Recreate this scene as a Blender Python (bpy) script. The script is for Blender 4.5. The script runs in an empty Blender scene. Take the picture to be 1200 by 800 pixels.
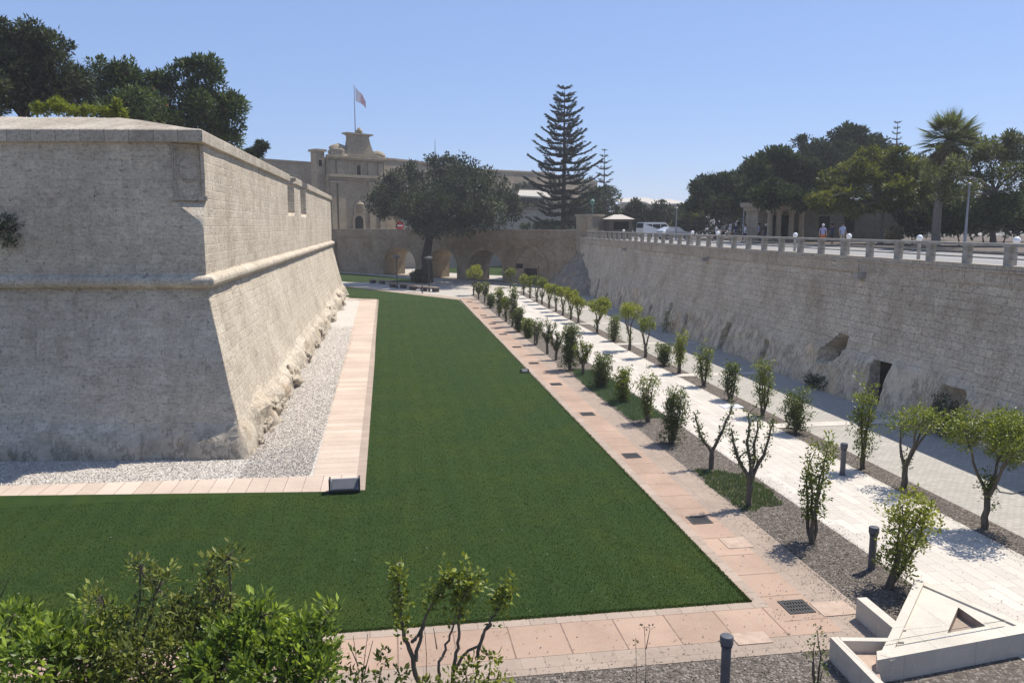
import bpy, math, random
import numpy as np
from mathutils import Vector, noise, Matrix

random.seed(7); RNG = np.random.default_rng(11)
S = bpy.context.scene
COL = S.collection
R = math.radians

# ------------------------------------------------------------------ camera
F, EYE = 930.0, 7.5
TH = math.atan(136 / F); PSI = math.atan(145 * math.cos(TH) / F)
FW = Vector((math.sin(PSI)*math.cos(TH), math.cos(PSI)*math.cos(TH), -math.sin(TH)))
RT = Vector((math.cos(PSI), -math.sin(PSI), 0)); UP = RT.cross(FW)
cd = bpy.data.cameras.new('camera'); cam = bpy.data.objects.new('camera', cd); COL.objects.link(cam)
cd.sensor_width = 36; cd.lens = 36 * F / 1200; cd.clip_end = 6000; cd.clip_start = .1
cam.location = (0, 0, EYE); cam.rotation_euler = (math.pi/2 - TH, 0, -PSI); S.camera = cam

def ray(px, py): return FW + RT*((px-600)/F) + UP*((400-py)/F)
def at(px, py, Y):                      # survey: the point of the place at depth Y seen at that bearing
    d = ray(px, py); t = Y/d.y; return Vector((d.x*t, Y, EYE + d.z*t))
def gnd(px, py, z=0):
    d = ray(px, py); t = (z-EYE)/d.z; return Vector((d.x*t, d.y*t, z))

# ------------------------------------------------------------------ light
w = bpy.data.worlds.new('World'); S.world = w; w.use_nodes = True
nt = w.node_tree; nt.nodes.clear()
SUN = Vector((.52, .27, 1.0)).normalized()
EL = math.asin(SUN.z); AZ = math.atan2(SUN.x, SUN.y)
sky = nt.nodes.new('ShaderNodeTexSky'); sky.sky_type = 'NISHITA'; sky.sun_disc = False
sky.sun_elevation = EL; sky.sun_rotation = AZ; sky.altitude = 100; sky.air_density = 1.0; sky.dust_density = .15; sky.ozone_density = 3.5
bg = nt.nodes.new('ShaderNodeBackground'); bg.inputs[1].default_value = .086
out = nt.nodes.new('ShaderNodeOutputWorld')
tint = nt.nodes.new('ShaderNodeMix'); tint.data_type = 'RGBA'; tint.blend_type = 'MULTIPLY'; tint.inputs[0].default_value = 1; tint.inputs[7].default_value = (1.0, 1.0, 1.18, 1)
nt.links.new(sky.outputs[0], tint.inputs[6]); even = nt.nodes.new('ShaderNodeMix'); even.data_type = 'RGBA'; even.inputs[0].default_value = .5; even.inputs[7].default_value = (3.3, 4.85, 8.3, 1)
nt.links.new(tint.outputs[2], even.inputs[6]); nt.links.new(even.outputs[2], bg.inputs[0]); nt.links.new(bg.outputs[0], out.inputs[0])
ld = bpy.data.lights.new('sun', 'SUN'); ld.energy = 5.0; ld.angle = R(.53); ld.color = (1, .94, .85)
lo = bpy.data.objects.new('sun', ld); COL.objects.link(lo)
lo.rotation_euler = SUN.to_track_quat('Z', 'Y').to_euler(); lo.location = (30, 20, 60)
S.view_settings.view_transform = 'Standard'; S.view_settings.look = 'None'
S.view_settings.exposure = 0.36; S.view_settings.gamma = 1; S.view_settings.use_curve_mapping = False
S.cycles.max_bounces = 6; S.cycles.transparent_max_bounces = 8
S.cycles.use_denoising = True

# ------------------------------------------------------------------ materials
class NT:
    def __init__(s, name, rough=.85, spec=.25):
        s.m = bpy.data.materials.new(name); s.m.use_nodes = True; s.t = s.m.node_tree
        s.b = s.t.nodes['Principled BSDF']; s.b.inputs['Roughness'].default_value = rough
        s.b.inputs['Specular IOR Level'].default_value = spec
    def n(s, ty, **kw):
        x = s.t.nodes.new(ty)
        for k, v in kw.items(): setattr(x, k, v)
        return x
    def l(s, a, b): s.t.links.new(a, b)
    def coord(s, which='UV'): return s.n('ShaderNodeTexCoord').outputs[which]
    def mapping(s, vec, scale=(1,1,1), rot=(0,0,0)):
        m = s.n('ShaderNodeMapping'); m.inputs['Scale'].default_value = scale; m.inputs['Rotation'].default_value = rot
        s.l(vec, m.inputs['Vector']); return m.outputs[0]
    def noise(s, vec, scale, detail=4, rough=.55):
        x = s.n('ShaderNodeTexNoise'); x.inputs['Scale'].default_value = scale; x.inputs['Detail'].default_value = detail
        x.inputs['Roughness'].default_value = rough; s.l(vec, x.inputs['Vector']); return x.outputs['Fac']
    def ramp(s, fac, stops):
        r = s.n('ShaderNodeValToRGB'); e = r.color_ramp.elements
        while len(e) < len(stops): e.new(.5)
        for el, (p, c) in zip(e, stops):
            el.position = p; el.color = (*c, 1) if not isinstance(c, (int, float)) else (c, c, c, 1)
        s.l(fac, r.inputs[0]); return r.outputs[0]
    def mix(s, fac, a, b, mode='MIX'):
        x = s.n('ShaderNodeMix', data_type='RGBA', blend_type=mode)
        for sock, v in ((x.inputs[0], fac), (x.inputs[6], a), (x.inputs[7], b)):
            if isinstance(v, (int, float)): sock.default_value = v
            elif isinstance(v, tuple): sock.default_value = (*v, 1)
            else: s.l(v, sock)
        return x.outputs[2]
    def math(s, op, a, b=0.0):
        x = s.n('ShaderNodeMath', operation=op)
        for sock, v in ((x.inputs[0], a), (x.inputs[1], b)):
            if isinstance(v, (int, float)): sock.default_value = v
            else: s.l(v, sock)
        return x.outputs[0]
    def bump(s, h, strength=.5, dist=.02):
        x = s.n('ShaderNodeBump'); x.inputs['Strength'].default_value = strength; x.inputs['Distance'].default_value = dist
        s.l(h, x.inputs['Height']); s.l(x.outputs[0], s.b.inputs['Normal'])
    def col(s, c):
        if isinstance(c, tuple): s.b.inputs['Base Color'].default_value = (*c, 1)
        else: s.l(c, s.b.inputs['Base Color'])
        return s.m
def mulc(c, k): return tuple(min(1, x*k) for x in c)

def plain(name, c, rough=.7, spec=.3, var=.12, scale=3, metal=0):
    t = NT(name, rough, spec); o = t.coord('Object')
    f = t.noise(o, scale, 3); t.b.inputs['Metallic'].default_value = metal
    return t.col(t.ramp(f, [(.3, mulc(c, 1-var)), (.7, mulc(c, 1+var))]))

def masonry(name, c, bw=.62, bh=.3, joint=.016, jointk=.62, stain=(.55, .5, .45), stain_amt=.45, rock=None, light_joint=False, warm=None, bumpd=.03, streak=.35):
    """coursed stone; UVs are in metres"""
    t = NT(name, .93, .12); uv = t.coord('UV')
    wob = t.n('ShaderNodeVectorMath', operation='ADD')
    nz = t.n('ShaderNodeTexNoise'); nz.inputs['Scale'].default_value = 1.6; nz.inputs['Detail'].default_value = 3; t.l(uv, nz.inputs['Vector'])
    sc = t.n('ShaderNodeVectorMath', operation='SCALE'); sc.inputs['Scale'].default_value = .07; t.l(nz.outputs['Color'], sc.inputs[0])
    t.l(uv, wob.inputs[0]); t.l(sc.outputs[0], wob.inputs[1]); v = wob.outputs[0]
    br = t.n('ShaderNodeTexBrick'); br.offset = .5; br.squash = .7; br.squash_frequency = 3
    br.inputs['Scale'].default_value = 1; br.inputs['Brick Width'].default_value = bw; br.inputs['Row Height'].default_value = bh
    br.inputs['Mortar Size'].default_value = joint; br.inputs['Mortar Smooth'].default_value = .6; br.inputs['Bias'].default_value = -.1
    br.inputs['Color1'].default_value = (*mulc(c, .91), 1); br.inputs['Color2'].default_value = (*mulc(c, 1.08), 1)
    br.inputs['Mortar'].default_value = (*mulc(c, 1.38 if light_joint else jointk), 1); t.l(v, br.inputs['Vector'])
    base = br.outputs['Color']
    n1 = t.noise(uv, .35, 6, .62); n2 = t.noise(uv, 2.2, 6, .68); n3 = t.noise(uv, 11, 5, .7)
    if warm: base = t.mix(t.ramp(n1, [(.5, 0), (.68, .75)]), base, warm)
    sm = t.ramp(t.math('ADD', t.math('MULTIPLY', n1, .55), t.math('MULTIPLY', n2, .45)), [(.42, 0), (.62, 1)])
    base = t.mix(t.math('MULTIPLY', sm, stain_amt), base, t.mix(1.0, base, stain, 'MULTIPLY'))
    st = t.noise(t.mapping(uv, (1.3, .12, 1)), 1.3, 5, .65)            # run-off streaks
    base = t.mix(t.ramp(st, [(.52, 0), (.72, streak)]), base, t.mix(1.0, base, (.5, .47, .43), 'MULTIPLY'))
    pit = t.ramp(n3, [(.30, .34), (.44, .9), (.6, 1), (.75, 1.2)])
    base = t.mix(1.0, base, pit, 'MULTIPLY')
    n4 = t.noise(t.mapping(uv, (1, 1.7, 1)), 5.5, 7, .8)
    base = t.mix(1.0, base, t.ramp(n4, [(.32, .5), (.48, .96), (.7, 1.2)]), 'MULTIPLY')
    pk = t.noise(uv, 4.5, 3, .5)                                        # sparse weathering holes, their inner shade painted as dark spots
    base = t.mix(t.ramp(pk, [(.655, 0), (.70, .65)]), base, mulc(c, .32))
    h = t.math('ADD', t.math('MULTIPLY', br.outputs['Fac'], -.7), t.math('ADD', t.math('MULTIPLY', n3, .9), t.math('MULTIPLY', n2, .8)))
    if rock:
        z0, wid, rc = rock
        sx = t.n('ShaderNodeSeparateXYZ'); t.l(uv, sx.inputs[0])
        edge = t.math('ADD', sx.outputs[1], t.math('MULTIPLY', t.math('SUBTRACT', t.noise(uv, .22, 5, .6), .5), 4.2))
        fac = t.ramp(t.math('DIVIDE', t.math('SUBTRACT', edge, z0-wid), 2*wid), [(.35, 1), (.65, 0)])
        ob = t.coord('Object'); rn = t.noise(t.mapping(ob, (1.2, 1.2, .9)), 1.4, 10, .74)
        crack = t.noise(t.mapping(ob, (1.1, 1.1, .55)), .8, 9, .75)
        rcol = t.ramp(rn, [(.28, mulc(rc, .5)), (.48, mulc(rc, .9)), (.7, mulc(rc, 1.25))])
        rcol = t.mix(t.ramp(t.math('ABSOLUTE', t.math('SUBTRACT', crack, .5)), [(.0, .75), (.035, 0)]), rcol, mulc(rc, .3))
        rcol = t.mix(t.ramp(n1, [(.52, 0), (.72, .6)]), rcol, (rc[0]*1.15, rc[1]*.9, rc[2]*.62))
        base = t.mix(fac, base, rcol)
        h = t.mix(fac, h, t.math('ADD', t.math('MULTIPLY', rn, 3.2), t.math('MULTIPLY', n3, .8)))
    t.bump(h, .9, bumpd)
    return t.col(base)

def paving(name, c, bw, bh, joint=.012, jk=.6, c2=None, off=.5, var=.1, stain=.3, rough=.8, blotch=None):
    t = NT(name, rough, .2); uv = t.coord('UV')
    br = t.n('ShaderNodeTexBrick'); br.offset = off
    br.inputs['Scale'].default_value = 1; br.inputs['Brick Width'].default_value = bw; br.inputs['Row Height'].default_value = bh
    br.inputs['Mortar Size'].default_value = joint; br.inputs['Mortar Smooth'].default_value = .3
    br.inputs['Color1'].default_value = (*mulc(c, 1-var), 1); br.inputs['Color2'].default_value = (*mulc(c2 or c, 1+var), 1)
    br.inputs['Mortar'].default_value = (*mulc(c, jk), 1); t.l(uv, br.inputs['Vector'])
    n1 = t.noise(uv, .6, 5, .6); n2 = t.noise(uv, 5, 5, .65); n3 = t.noise(uv, 40, 3, .6)
    b = t.mix(t.ramp(n1, [(.42, 0), (.66, stain)]), br.outputs['Color'], mulc(c, .66))
    b = t.mix(t.ramp(n2, [(.5, 0), (.75, stain)]), b, blotch or mulc(c, 1.2))
    b = t.mix(1.0, b, t.ramp(n3, [(.3, .88), (.7, 1.1)]), 'MULTIPLY')
    t.bump(t.math('ADD', t.math('MULTIPLY', br.outputs['Fac'], -1.0), t.math('MULTIPLY', n2, .5)), .55, .012)
    return t.col(b)

def loose(name, c, scale, c2=None, dark=.45, bumpd=.02, var=.35):
    """gravel or soil: cellular stones with their own tints"""
    t = NT(name, .95, .1); uv = t.coord('UV')
    vo = t.n('ShaderNodeTexVoronoi'); vo.inputs['Scale'].default_value = scale; t.l(uv, vo.inputs['Vector'])
    sp = t.n('ShaderNodeSeparateColor'); t.l(vo.outputs['Color'], sp.inputs[0])
    n1 = t.noise(uv, .5, 5, .6); n2 = t.noise(uv, 7, 6, .7)
    b = t.ramp(sp.outputs[0], [(0, mulc(c, 1-var)), (.6, c), (1, mulc(c2 or c, 1+var))])
    b = t.mix(t.ramp(vo.outputs['Distance'], [(.45, 0), (.8, .7)]), b, mulc(c, dark))
    b = t.mix(t.ramp(n1, [(.4, 0), (.7, .35)]), b, mulc(c, .7))
    b = t.mix(1.0, b, t.ramp(n2, [(.3, .75), (.7, 1.15)]), 'MULTIPLY')
    t.bump(t.math('ADD', t.math('MULTIPLY', vo.outputs['Distance'], -1), t.math('MULTIPLY', n2, .6)), .8, bumpd)
    return t.col(b)

def leafmat(name, dark, light, trans=.35, rough=.5, spec=.35):
    """every leaf has a value of its own (face attribute rnd)"""
    t = NT(name, rough, spec)
    a = t.n('ShaderNodeAttribute', attribute_name='rnd')
    c = t.ramp(a.outputs['Fac'], [(0, dark), (.6, tuple((x+y)/2 for x, y in zip(dark, light))), (1, light)])
    t.col(c)
    tr = t.n('ShaderNodeBsdfTranslucent'); t.l(t.mix(1.0, c, (1.3, 1.25, .6), 'MULTIPLY'), tr.inputs['Color'])
    mx = t.n('ShaderNodeMixShader'); mx.inputs[0].default_value = trans
    t.l(t.b.outputs[0], mx.inputs[1]); t.l(tr.outputs[0], mx.inputs[2])
    t.l(mx.outputs[0], t.t.nodes['Material Output'].inputs[0]); return t.m

def bark(name, c):
    t = NT(name, .95, .1); o = t.coord('Object')
    n = t.noise(t.mapping(o, (6, 6, 1.2)), 3, 5, .7)
    t.bump(n, .8, .02); return t.col(t.ramp(n, [(.3, mulc(c, .5)), (.7, mulc(c, 1.3))]))

M = {}
M['bastion'] = masonry('bastion_stone', (.625, .55, .44), .58, .30, .018, .6, stain_amt=.6, light_joint=True, rock=(.75, .8, (.50, .435, .34)), streak=.4, bumpd=.055)
M['coping'] = masonry('coping_stone', (.52, .46, .375), 1.1, 3.0, .012, .5, stain_amt=.6, streak=.15)
M['ditch_wall'] = masonry('ditch_wall_stone', (.63, .55, .43), .7, .3, .010, .74, stain_amt=.45, rock=(1.9, .8, (.60, .52, .40)), bumpd=.045, warm=(.50, .42, .31), streak=.22)
M['rock'] = masonry('bare_rock', (.32, .28, .22), 3, 2, .0, .7, stain_amt=.7, rock=(50, 2, (.31, .275, .225)), bumpd=.07)
M['bridge'] = masonry('bridge_stone', (.38, .305, .21), .6, .3, .012, .65, stain_amt=.8, stain=(.42, .4, .37), warm=(.36, .24, .13), streak=.5)
M['gate'] = masonry('gate_stone', (.42, .35, .25), .7, .33, .014, .7, stain_amt=.6, streak=.3)
M['citywall'] = masonry('city_wall_stone', (.37, .315, .235), .9, .4, .012, .75, stain_amt=.7, streak=.4)
M['pale_stone'] = masonry('pale_stone', (.5, .45, .38), .9, .4, .01, .8, stain_amt=.4)
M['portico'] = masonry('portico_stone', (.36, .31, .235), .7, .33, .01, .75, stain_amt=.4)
M['wing'] = masonry('tree_shaded_plaster', (.17, .155, .12), 2.2, .8, .006, .85, stain_amt=.5)  # shade of the trees is put into this wing's plaster colour
M['basin'] = paving('basin_stone', (.54, .49, .41), 1.5, 3, .006, .6, stain=.5, var=.05)
M['railing'] = plain('railing_concrete', (.33, .31, .275), .9, .15, .2, 2.5)
M['pink'] = paving('pink_slabs', (.38, .265, .195), 1.02, 40, .016, .5, (.41, .285, .21), 0, .06, .5, blotch=(.37, .305, .25))
M['pinkborder'] = paving('pink_border_slabs', (.50, .40, .315), .52, 40, .014, .55, (.54, .43, .345), 0, .08, .4)
M['pathedge'] = paving('pale_edging', (.36, .285, .225), .5, 40, .01, .6, None, 0, .08, .3)
M['greyedge'] = paving('grey_edging', (.33, .26, .205), .42, .4, .008, .8, None, .5, .05, .45)
M['white'] = paving('white_paving', (.52, .475, .415), .95, .3, .008, .74, (.545, .495, .43), .37, .06, .28)
M['grey'] = paving('grey_setts', (.385, .36, .315), .22, .12, .012, .72, None, .5, .1, .25)
M['plaza'] = paving('plaza_paving', (.44, .40, .345), .8, .4, .01, .7, None, .5, .06, .25)
M['gravel'] = loose('gravel_stones', (.60, .55, .485), 34, (.68, .63, .565), .68)
M['soil'] = loose('bed_mulch', (.165, .14, .118), 22, (.22, .19, .165), .5, .03, .45)
M['dust'] = loose('dry_earth', (.33, .28, .2), 3, None, .7)
M['asphalt'] = loose('street_asphalt', (.30, .29, .275), 30, None, .8, .004, .1)
M['kerb'] = plain('kerb_stone', (.48, .45, .40), .9, .1)
t = NT('lawn_turf', .95, .1); o = t.coord('Object')
n1 = t.noise(o, .25, 4, .6); n2 = t.noise(o, 2.5, 5, .65); n3 = t.noise(t.mapping(o, (1, .45, 1)), 38, 4, .75)
c = t.ramp(n3, [(.28, (.017, .033, .008)), (.5, (.0245, .047, .011)), (.72, (.033, .060, .0145))])
c = t.mix(t.ramp(n1, [(.42, 0), (.68, .5)]), c, t.mix(1.0, c, (1.35, 1.2, .9), 'MULTIPLY'))
c = t.mix(t.ramp(n2, [(.5, 0), (.75, .45)]), c, t.mix(1.0, c, (.55, .62, .6), 'MULTIPLY'))
wv = t.n('ShaderNodeTexWave'); wv.bands_direction = 'X'; wv.inputs['Scale'].default_value = .42; wv.inputs['Distortion'].default_value = .6; wv.inputs['Detail'].default_value = 2; t.l(o, wv.inputs['Vector'])
c = t.mix(1.0, c, t.ramp(wv.outputs['Fac'], [(.3, .96), (.7, 1.04)]), 'MULTIPLY')
c = t.mix(t.ramp(t.noise(o, .45, 6, .7), [(.48, 0), (.68, .7)]), c, t.mix(1.0, c, (1.55, 1.2, .9), 'MULTIPLY'))
t.bump(n3, .6, .03); M['lawn'] = t.col(c)
M['grass'] = leafmat('grass_blades', (.022, .039, .008), (.050, .072, .0155), .4, .6, .15)
M['cover'] = leafmat('ground_cover', (.06, .11, .06), (.17, .24, .13), .25, .6, .15)
M['citrus'] = leafmat('citrus_leaf', (.05, .08, .014), (.29, .33, .05), .35, .4, .35)
M['citrus_dark'] = leafmat('citrus_leaf_dark', (.04, .062, .018), (.20, .245, .065), .3, .4, .3)
M['citrus_yellow'] = leafmat('citrus_leaf_yellow', (.10, .13, .018), (.40, .42, .07), .4, .45, .3)
M['shrub'] = leafmat('glossy_shrub_leaf', (.045, .085, .015), (.34, .44, .07), .45, .38, .3)
M['shrub_dull'] = leafmat('dull_shrub_leaf', (.055, .075, .02), (.33, .36, .09), .4, .5, .3)
M['pine'] = leafmat('pine_needles', (.022, .036, .020), (.11, .145, .065), .12, .7, .1)
M['oak'] = leafmat('evergreen_leaf', (.020, .030, .016), (.10, .125, .06), .12, .6, .15)
M['garden'] = leafmat('garden_leaf', (.022, .042, .016), (.13, .18, .065), .25, .55, .2)
M['feather'] = leafmat('feathery_leaf', (.035, .052, .02), (.19, .21, .085), .3, .5, .25)
M['yellowgreen'] = leafmat('yellow_green_leaf', (.05, .066, .014), (.23, .24, .05), .35, .55, .2)
M['bright'] = leafmat('bright_shrub_leaf', (.09, .12, .015), (.26, .29, .05), .4, .5, .2)
M['araucaria'] = leafmat('araucaria_needles', (.012, .022, .017), (.05, .075, .055), .08, .7, .1)
M['palm'] = leafmat('palm_blade', (.05, .07, .025), (.22, .26, .10), .3, .5, .25)
M['deadpalm'] = leafmat('dead_palm_blade', (.10, .08, .05), (.20, .165, .11), .2, .8, .1)
M['blossom'] = leafmat('red_blossom', (.22, .04, .03), (.40, .10, .07), .3)
M['dry'] = leafmat('dry_stalk', (.10, .085, .055), (.25, .21, .14), .2, .8, .1)
M['bark'] = bark('citrus_bark', (.13, .11, .085)); M['bark_dark'] = bark('dark_bark', (.055, .045, .036)); M['bark_grey'] = bark('grey_bark', (.20, .175, .15))
M['chips'] = leafmat('bark_chips', (.10, .085, .07), (.34, .30, .26), 0.0, .9, .1)
M['iron'] = plain('dark_iron', (.035, .035, .038), .6, .3); M['grate'] = plain('grate_iron', (.05, .047, .045), .65, .3)
M['bollard'] = plain('bollard_paint', (.085, .088, .098), .45, .4); M['lightgrey'] = plain('grey_metal', (.28, .29, .31), .4, .5)
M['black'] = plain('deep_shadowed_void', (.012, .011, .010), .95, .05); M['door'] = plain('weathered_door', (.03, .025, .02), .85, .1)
M['redrock'] = plain('reddish_rock', (.30, .17, .10), .95, .1, .3, 4)
M['whitepaint'] = plain('white_paint', (.75, .75, .75), .4, .4, .04); M['tyre'] = plain('tyre_rubber', (.02, .02, .02), .9, .1)
M['glassdark'] = plain('dark_glass', (.03, .035, .045), .12, .5, .05); M['redpaint'] = plain('red_paint', (.55, .03, .03), .4, .4, .05)
M['carblue'] = plain('silver_car_paint', (.45, .46, .50), .3, .5, .04); M['headlamp'] = plain('lamp_lens', (.7, .7, .68), .2, .5, .02)
M['flag'] = plain('flag_white', (.72, .68, .70), .8, .1, .04); M['flagred'] = plain('flag_red_backlit', (.66, .42, .46), .8, .1, .05)  # red half is paled in the colour, as though lit from behind
M['roofpale'] = plain('pale_roof', (.46, .42, .36), .85, .15, .06); M['kiosk'] = plain('kiosk_board', (.10, .085, .07), .8, .2)
M['skin'] = plain('skin', (.42, .26, .19), .6, .3, .05); M['hair'] = plain('dark_hair', (.03, .022, .018), .7, .2)
M['lampgreen'] = plain('lamp_green', (.10, .20, .16), .5, .3); M['hose'] = plain('hose_rubber', (.16, .16, .15), .6, .3)
M['plate'] = plain('pale_plate', (.66, .70, .76), .5, .3, .06); M['pinkcover'] = plain('slab_cover', (.41, .31, .24), .85, .15, .15, 5)

# glass of the basin
t = NT('basin_glass', .05, .5); t.b.inputs['Transmission Weight'].default_value = 1; t.b.inputs['IOR'].default_value = 1.3
t.b.inputs['Base Color'].default_value = (.97, .98, .98, 1); M['glass'] = t.m

# ------------------------------------------------------------------ mesh helpers
class MB:
    def __init__(s): s.v = []; s.f = []; s.mi = []; s.uv = {}
    def add(s, vs, fs, mi=0, uvs=None):
        b = len(s.v); s.v += [tuple(p) for p in vs]
        for i, f in enumerate(fs):
            if uvs: s.uv[len(s.f)] = uvs[i]
            s.f.append([b+k for k in f]); s.mi.append(mi)
        return s
    def quad(s, a, b, c, d, mi=0, uv=None): return s.add([a, b, c, d], [(0, 1, 2, 3)], mi, [uv] if uv else None)
    def box(s, x0, x1, y0, y1, z0, z1, mi=0):
        v = [(x, y, z) for z in (z0, z1) for y in (y0, y1) for x in (x0, x1)]
        return s.add(v, [(0, 2, 3, 1), (4, 5, 7, 6), (0, 1, 5, 4), (2, 6, 7, 3), (0, 4, 6, 2), (1, 3, 7, 5)], mi)
    def obox(s, o, ax, ay, x0, x1, y0, y1, z0, z1, mi=0):   # box in a turned plan frame
        P = lambda x, y, z: (o[0]+ax[0]*x+ay[0]*y, o[1]+ax[1]*x+ay[1]*y, o[2]+z)
        v = [P(x, y, z) for z in (z0, z1) for y in (y0, y1) for x in (x0, x1)]
        return s.add(v, [(0, 2, 3, 1), (4, 5, 7, 6), (0, 1, 5, 4), (2, 6, 7, 3), (0, 4, 6, 2), (1, 3, 7, 5)], mi)
    def prism(s, poly, z0, z1, mi=0):
        n = len(poly); v = [(p[0], p[1], z0) for p in poly] + [(p[0], p[1], z1) for p in poly]
        return s.add(v, [tuple(range(n))[::-1], tuple(range(n, 2*n))] + [(i, (i+1) % n, n+(i+1) % n, n+i) for i in range(n)], mi)
    def slab(s, poly3, d, mi=0):                             # polygon in space pushed along d
        n = len(poly3); d = Vector(d); v = [Vector(p) for p in poly3]; v += [p+d for p in v]
        return s.add(v, [tuple(range(n)), tuple(range(n, 2*n))[::-1]] + [((i+1) % n, i, n+i, n+(i+1) % n) for i in range(n)], mi)
    def tube(s, pts, rad, seg=7, mi=0, cap=True):
        pts = [Vector(p) for p in pts]; n = len(pts)
        if not hasattr(rad, '__len__'): rad = [rad]*n
        t0 = (pts[1]-pts[0]).normalized(); u = t0.orthogonal().normalized(); vs = []
        for i in range(n):
            tg = (pts[min(i+1, n-1)]-pts[max(i-1, 0)]).normalized()
            u = (u - tg*u.dot(tg)).normalized(); w_ = tg.cross(u)
            for k in range(seg):
                a = 2*math.pi*k/seg; vs.append(pts[i] + (u*math.cos(a)+w_*math.sin(a))*rad[i])
        fs = [(i*seg+k, i*seg+(k+1) % seg, (i+1)*seg+(k+1) % seg, (i+1)*seg+k) for i in range(n-1) for k in range(seg)]
        if cap: fs += [tuple(range(seg))[::-1], tuple(range((n-1)*seg, n*seg))]
        return s.add(vs, fs, mi)
    def lathe(s, prof, c=(0, 0, 0), seg=16, mi=0):
        n = len(prof); vs = [(c[0]+r*math.cos(2*math.pi*k/seg), c[1]+r*math.sin(2*math.pi*k/seg), c[2]+z) for r, z in prof for k in range(seg)]
        fs = [(i*seg+k, i*seg+(k+1) % seg, (i+1)*seg+(k+1) % seg, (i+1)*seg+k) for i in range(n-1) for k in range(seg)]
        fs += [tuple(range(seg))[::-1], tuple(range((n-1)*seg, n*seg))]
        return s.add(vs, fs, mi)
    def grid(s, rows, mi=0, uvs=None, close=False):          # rows of points
        n = len(rows[0]); vs = [p for r in rows for p in r]; fs = []; fu = []
        for i in range(len(rows)-1):
            for k in range(n-1):
                fs.append((i*n+k, i*n+k+1, (i+1)*n+k+1, (i+1)*n+k))
                if uvs: fu.append((uvs[i][k], uvs[i][k+1], uvs[i+1][k+1], uvs[i+1][k]))
        return s.add(vs, fs, mi, fu if uvs else None)
    def build(s, name, mats, parent=None, smooth=None):
        if not isinstance(mats, (list, tuple)): mats = [mats]
        off = parent.matrix_basis.translation if parent is not None else Vector((0, 0, 0))
        if parent is not None and parent.parent is not None: off = off + parent.parent.matrix_basis.translation
        me = bpy.data.meshes.new(name)
        me.from_pydata([(x-off.x, y-off.y, z-off.z) for x, y, z in s.v], [], s.f)
        for m in mats: me.materials.append(m)
        me.polygons.foreach_set('material_index', s.mi)
        uvl = me.uv_layers.new(name='UVMap').data
        for p in me.polygons:
            cu = s.uv.get(p.index)
            if cu:
                for k, li in enumerate(p.loop_indices): uvl[li].uv = cu[k]
            else:
                nn = p.normal
                tx = Vector((-nn.y, nn.x)).normalized() if abs(nn.z) < .8 else None
                for li, vi in zip(p.loop_indices, p.vertices):
                    x, y, z = s.v[vi]
                    uvl[li].uv = (x, y) if tx is None else (x*tx.x+y*tx.y, z)
        if smooth is not None:
            me.polygons.foreach_set('use_smooth', [True]*len(me.polygons)); me.set_sharp_from_angle(angle=R(smooth))
        o = bpy.data.objects.new(name, me); COL.objects.link(o)
        if parent is not None: o.parent = parent
        return o

def tag(o, label=None, cat=None, group=None, kind=None):
    for k, v in (('label', label), ('category', cat), ('group', group), ('kind', kind)):
        if v: o[k] = v
    return o
def thing(name, label, cat, loc=(0, 0, 0), group=None):
    o = bpy.data.objects.new(name, None); COL.objects.link(o); o.location = loc; o.empty_display_size = .2
    return tag(o, label, cat, group)
def copy_tree(o, loc, rz=0, label=None, scale=None):
    def cp(x, par):
        c = x.copy(); COL.objects.link(c)
        if par is not None: c.parent = par
        for ch in x.children: cp(ch, c)
        return c
    c = cp(o, None); c.location = loc; c.rotation_euler = (0, 0, rz)
    if scale: c.scale = scale
    if label: c['label'] = label
    return c
def struct(mb, name, mat, smooth=None): return tag(mb.build(name, mat, None, smooth), kind='structure')
def sheet(name, poly, z, mat, rot=False, kind='structure'):
    mb = MB(); uv = [(p[1], p[0]) if rot else (p[0], p[1]) for p in poly]
    mb.add([(p[0], p[1], z) for p in poly], [tuple(range(len(poly)))], 0, [uv])
    o = mb.build(name, mat)
    if o.data.polygons[0].normal.z < 0: o.data.flip_normals()
    return tag(o, kind=kind) if kind else o
def fbm(v, oct=4): return noise.fractal(v, 1.0, 2.1, oct)

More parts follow.
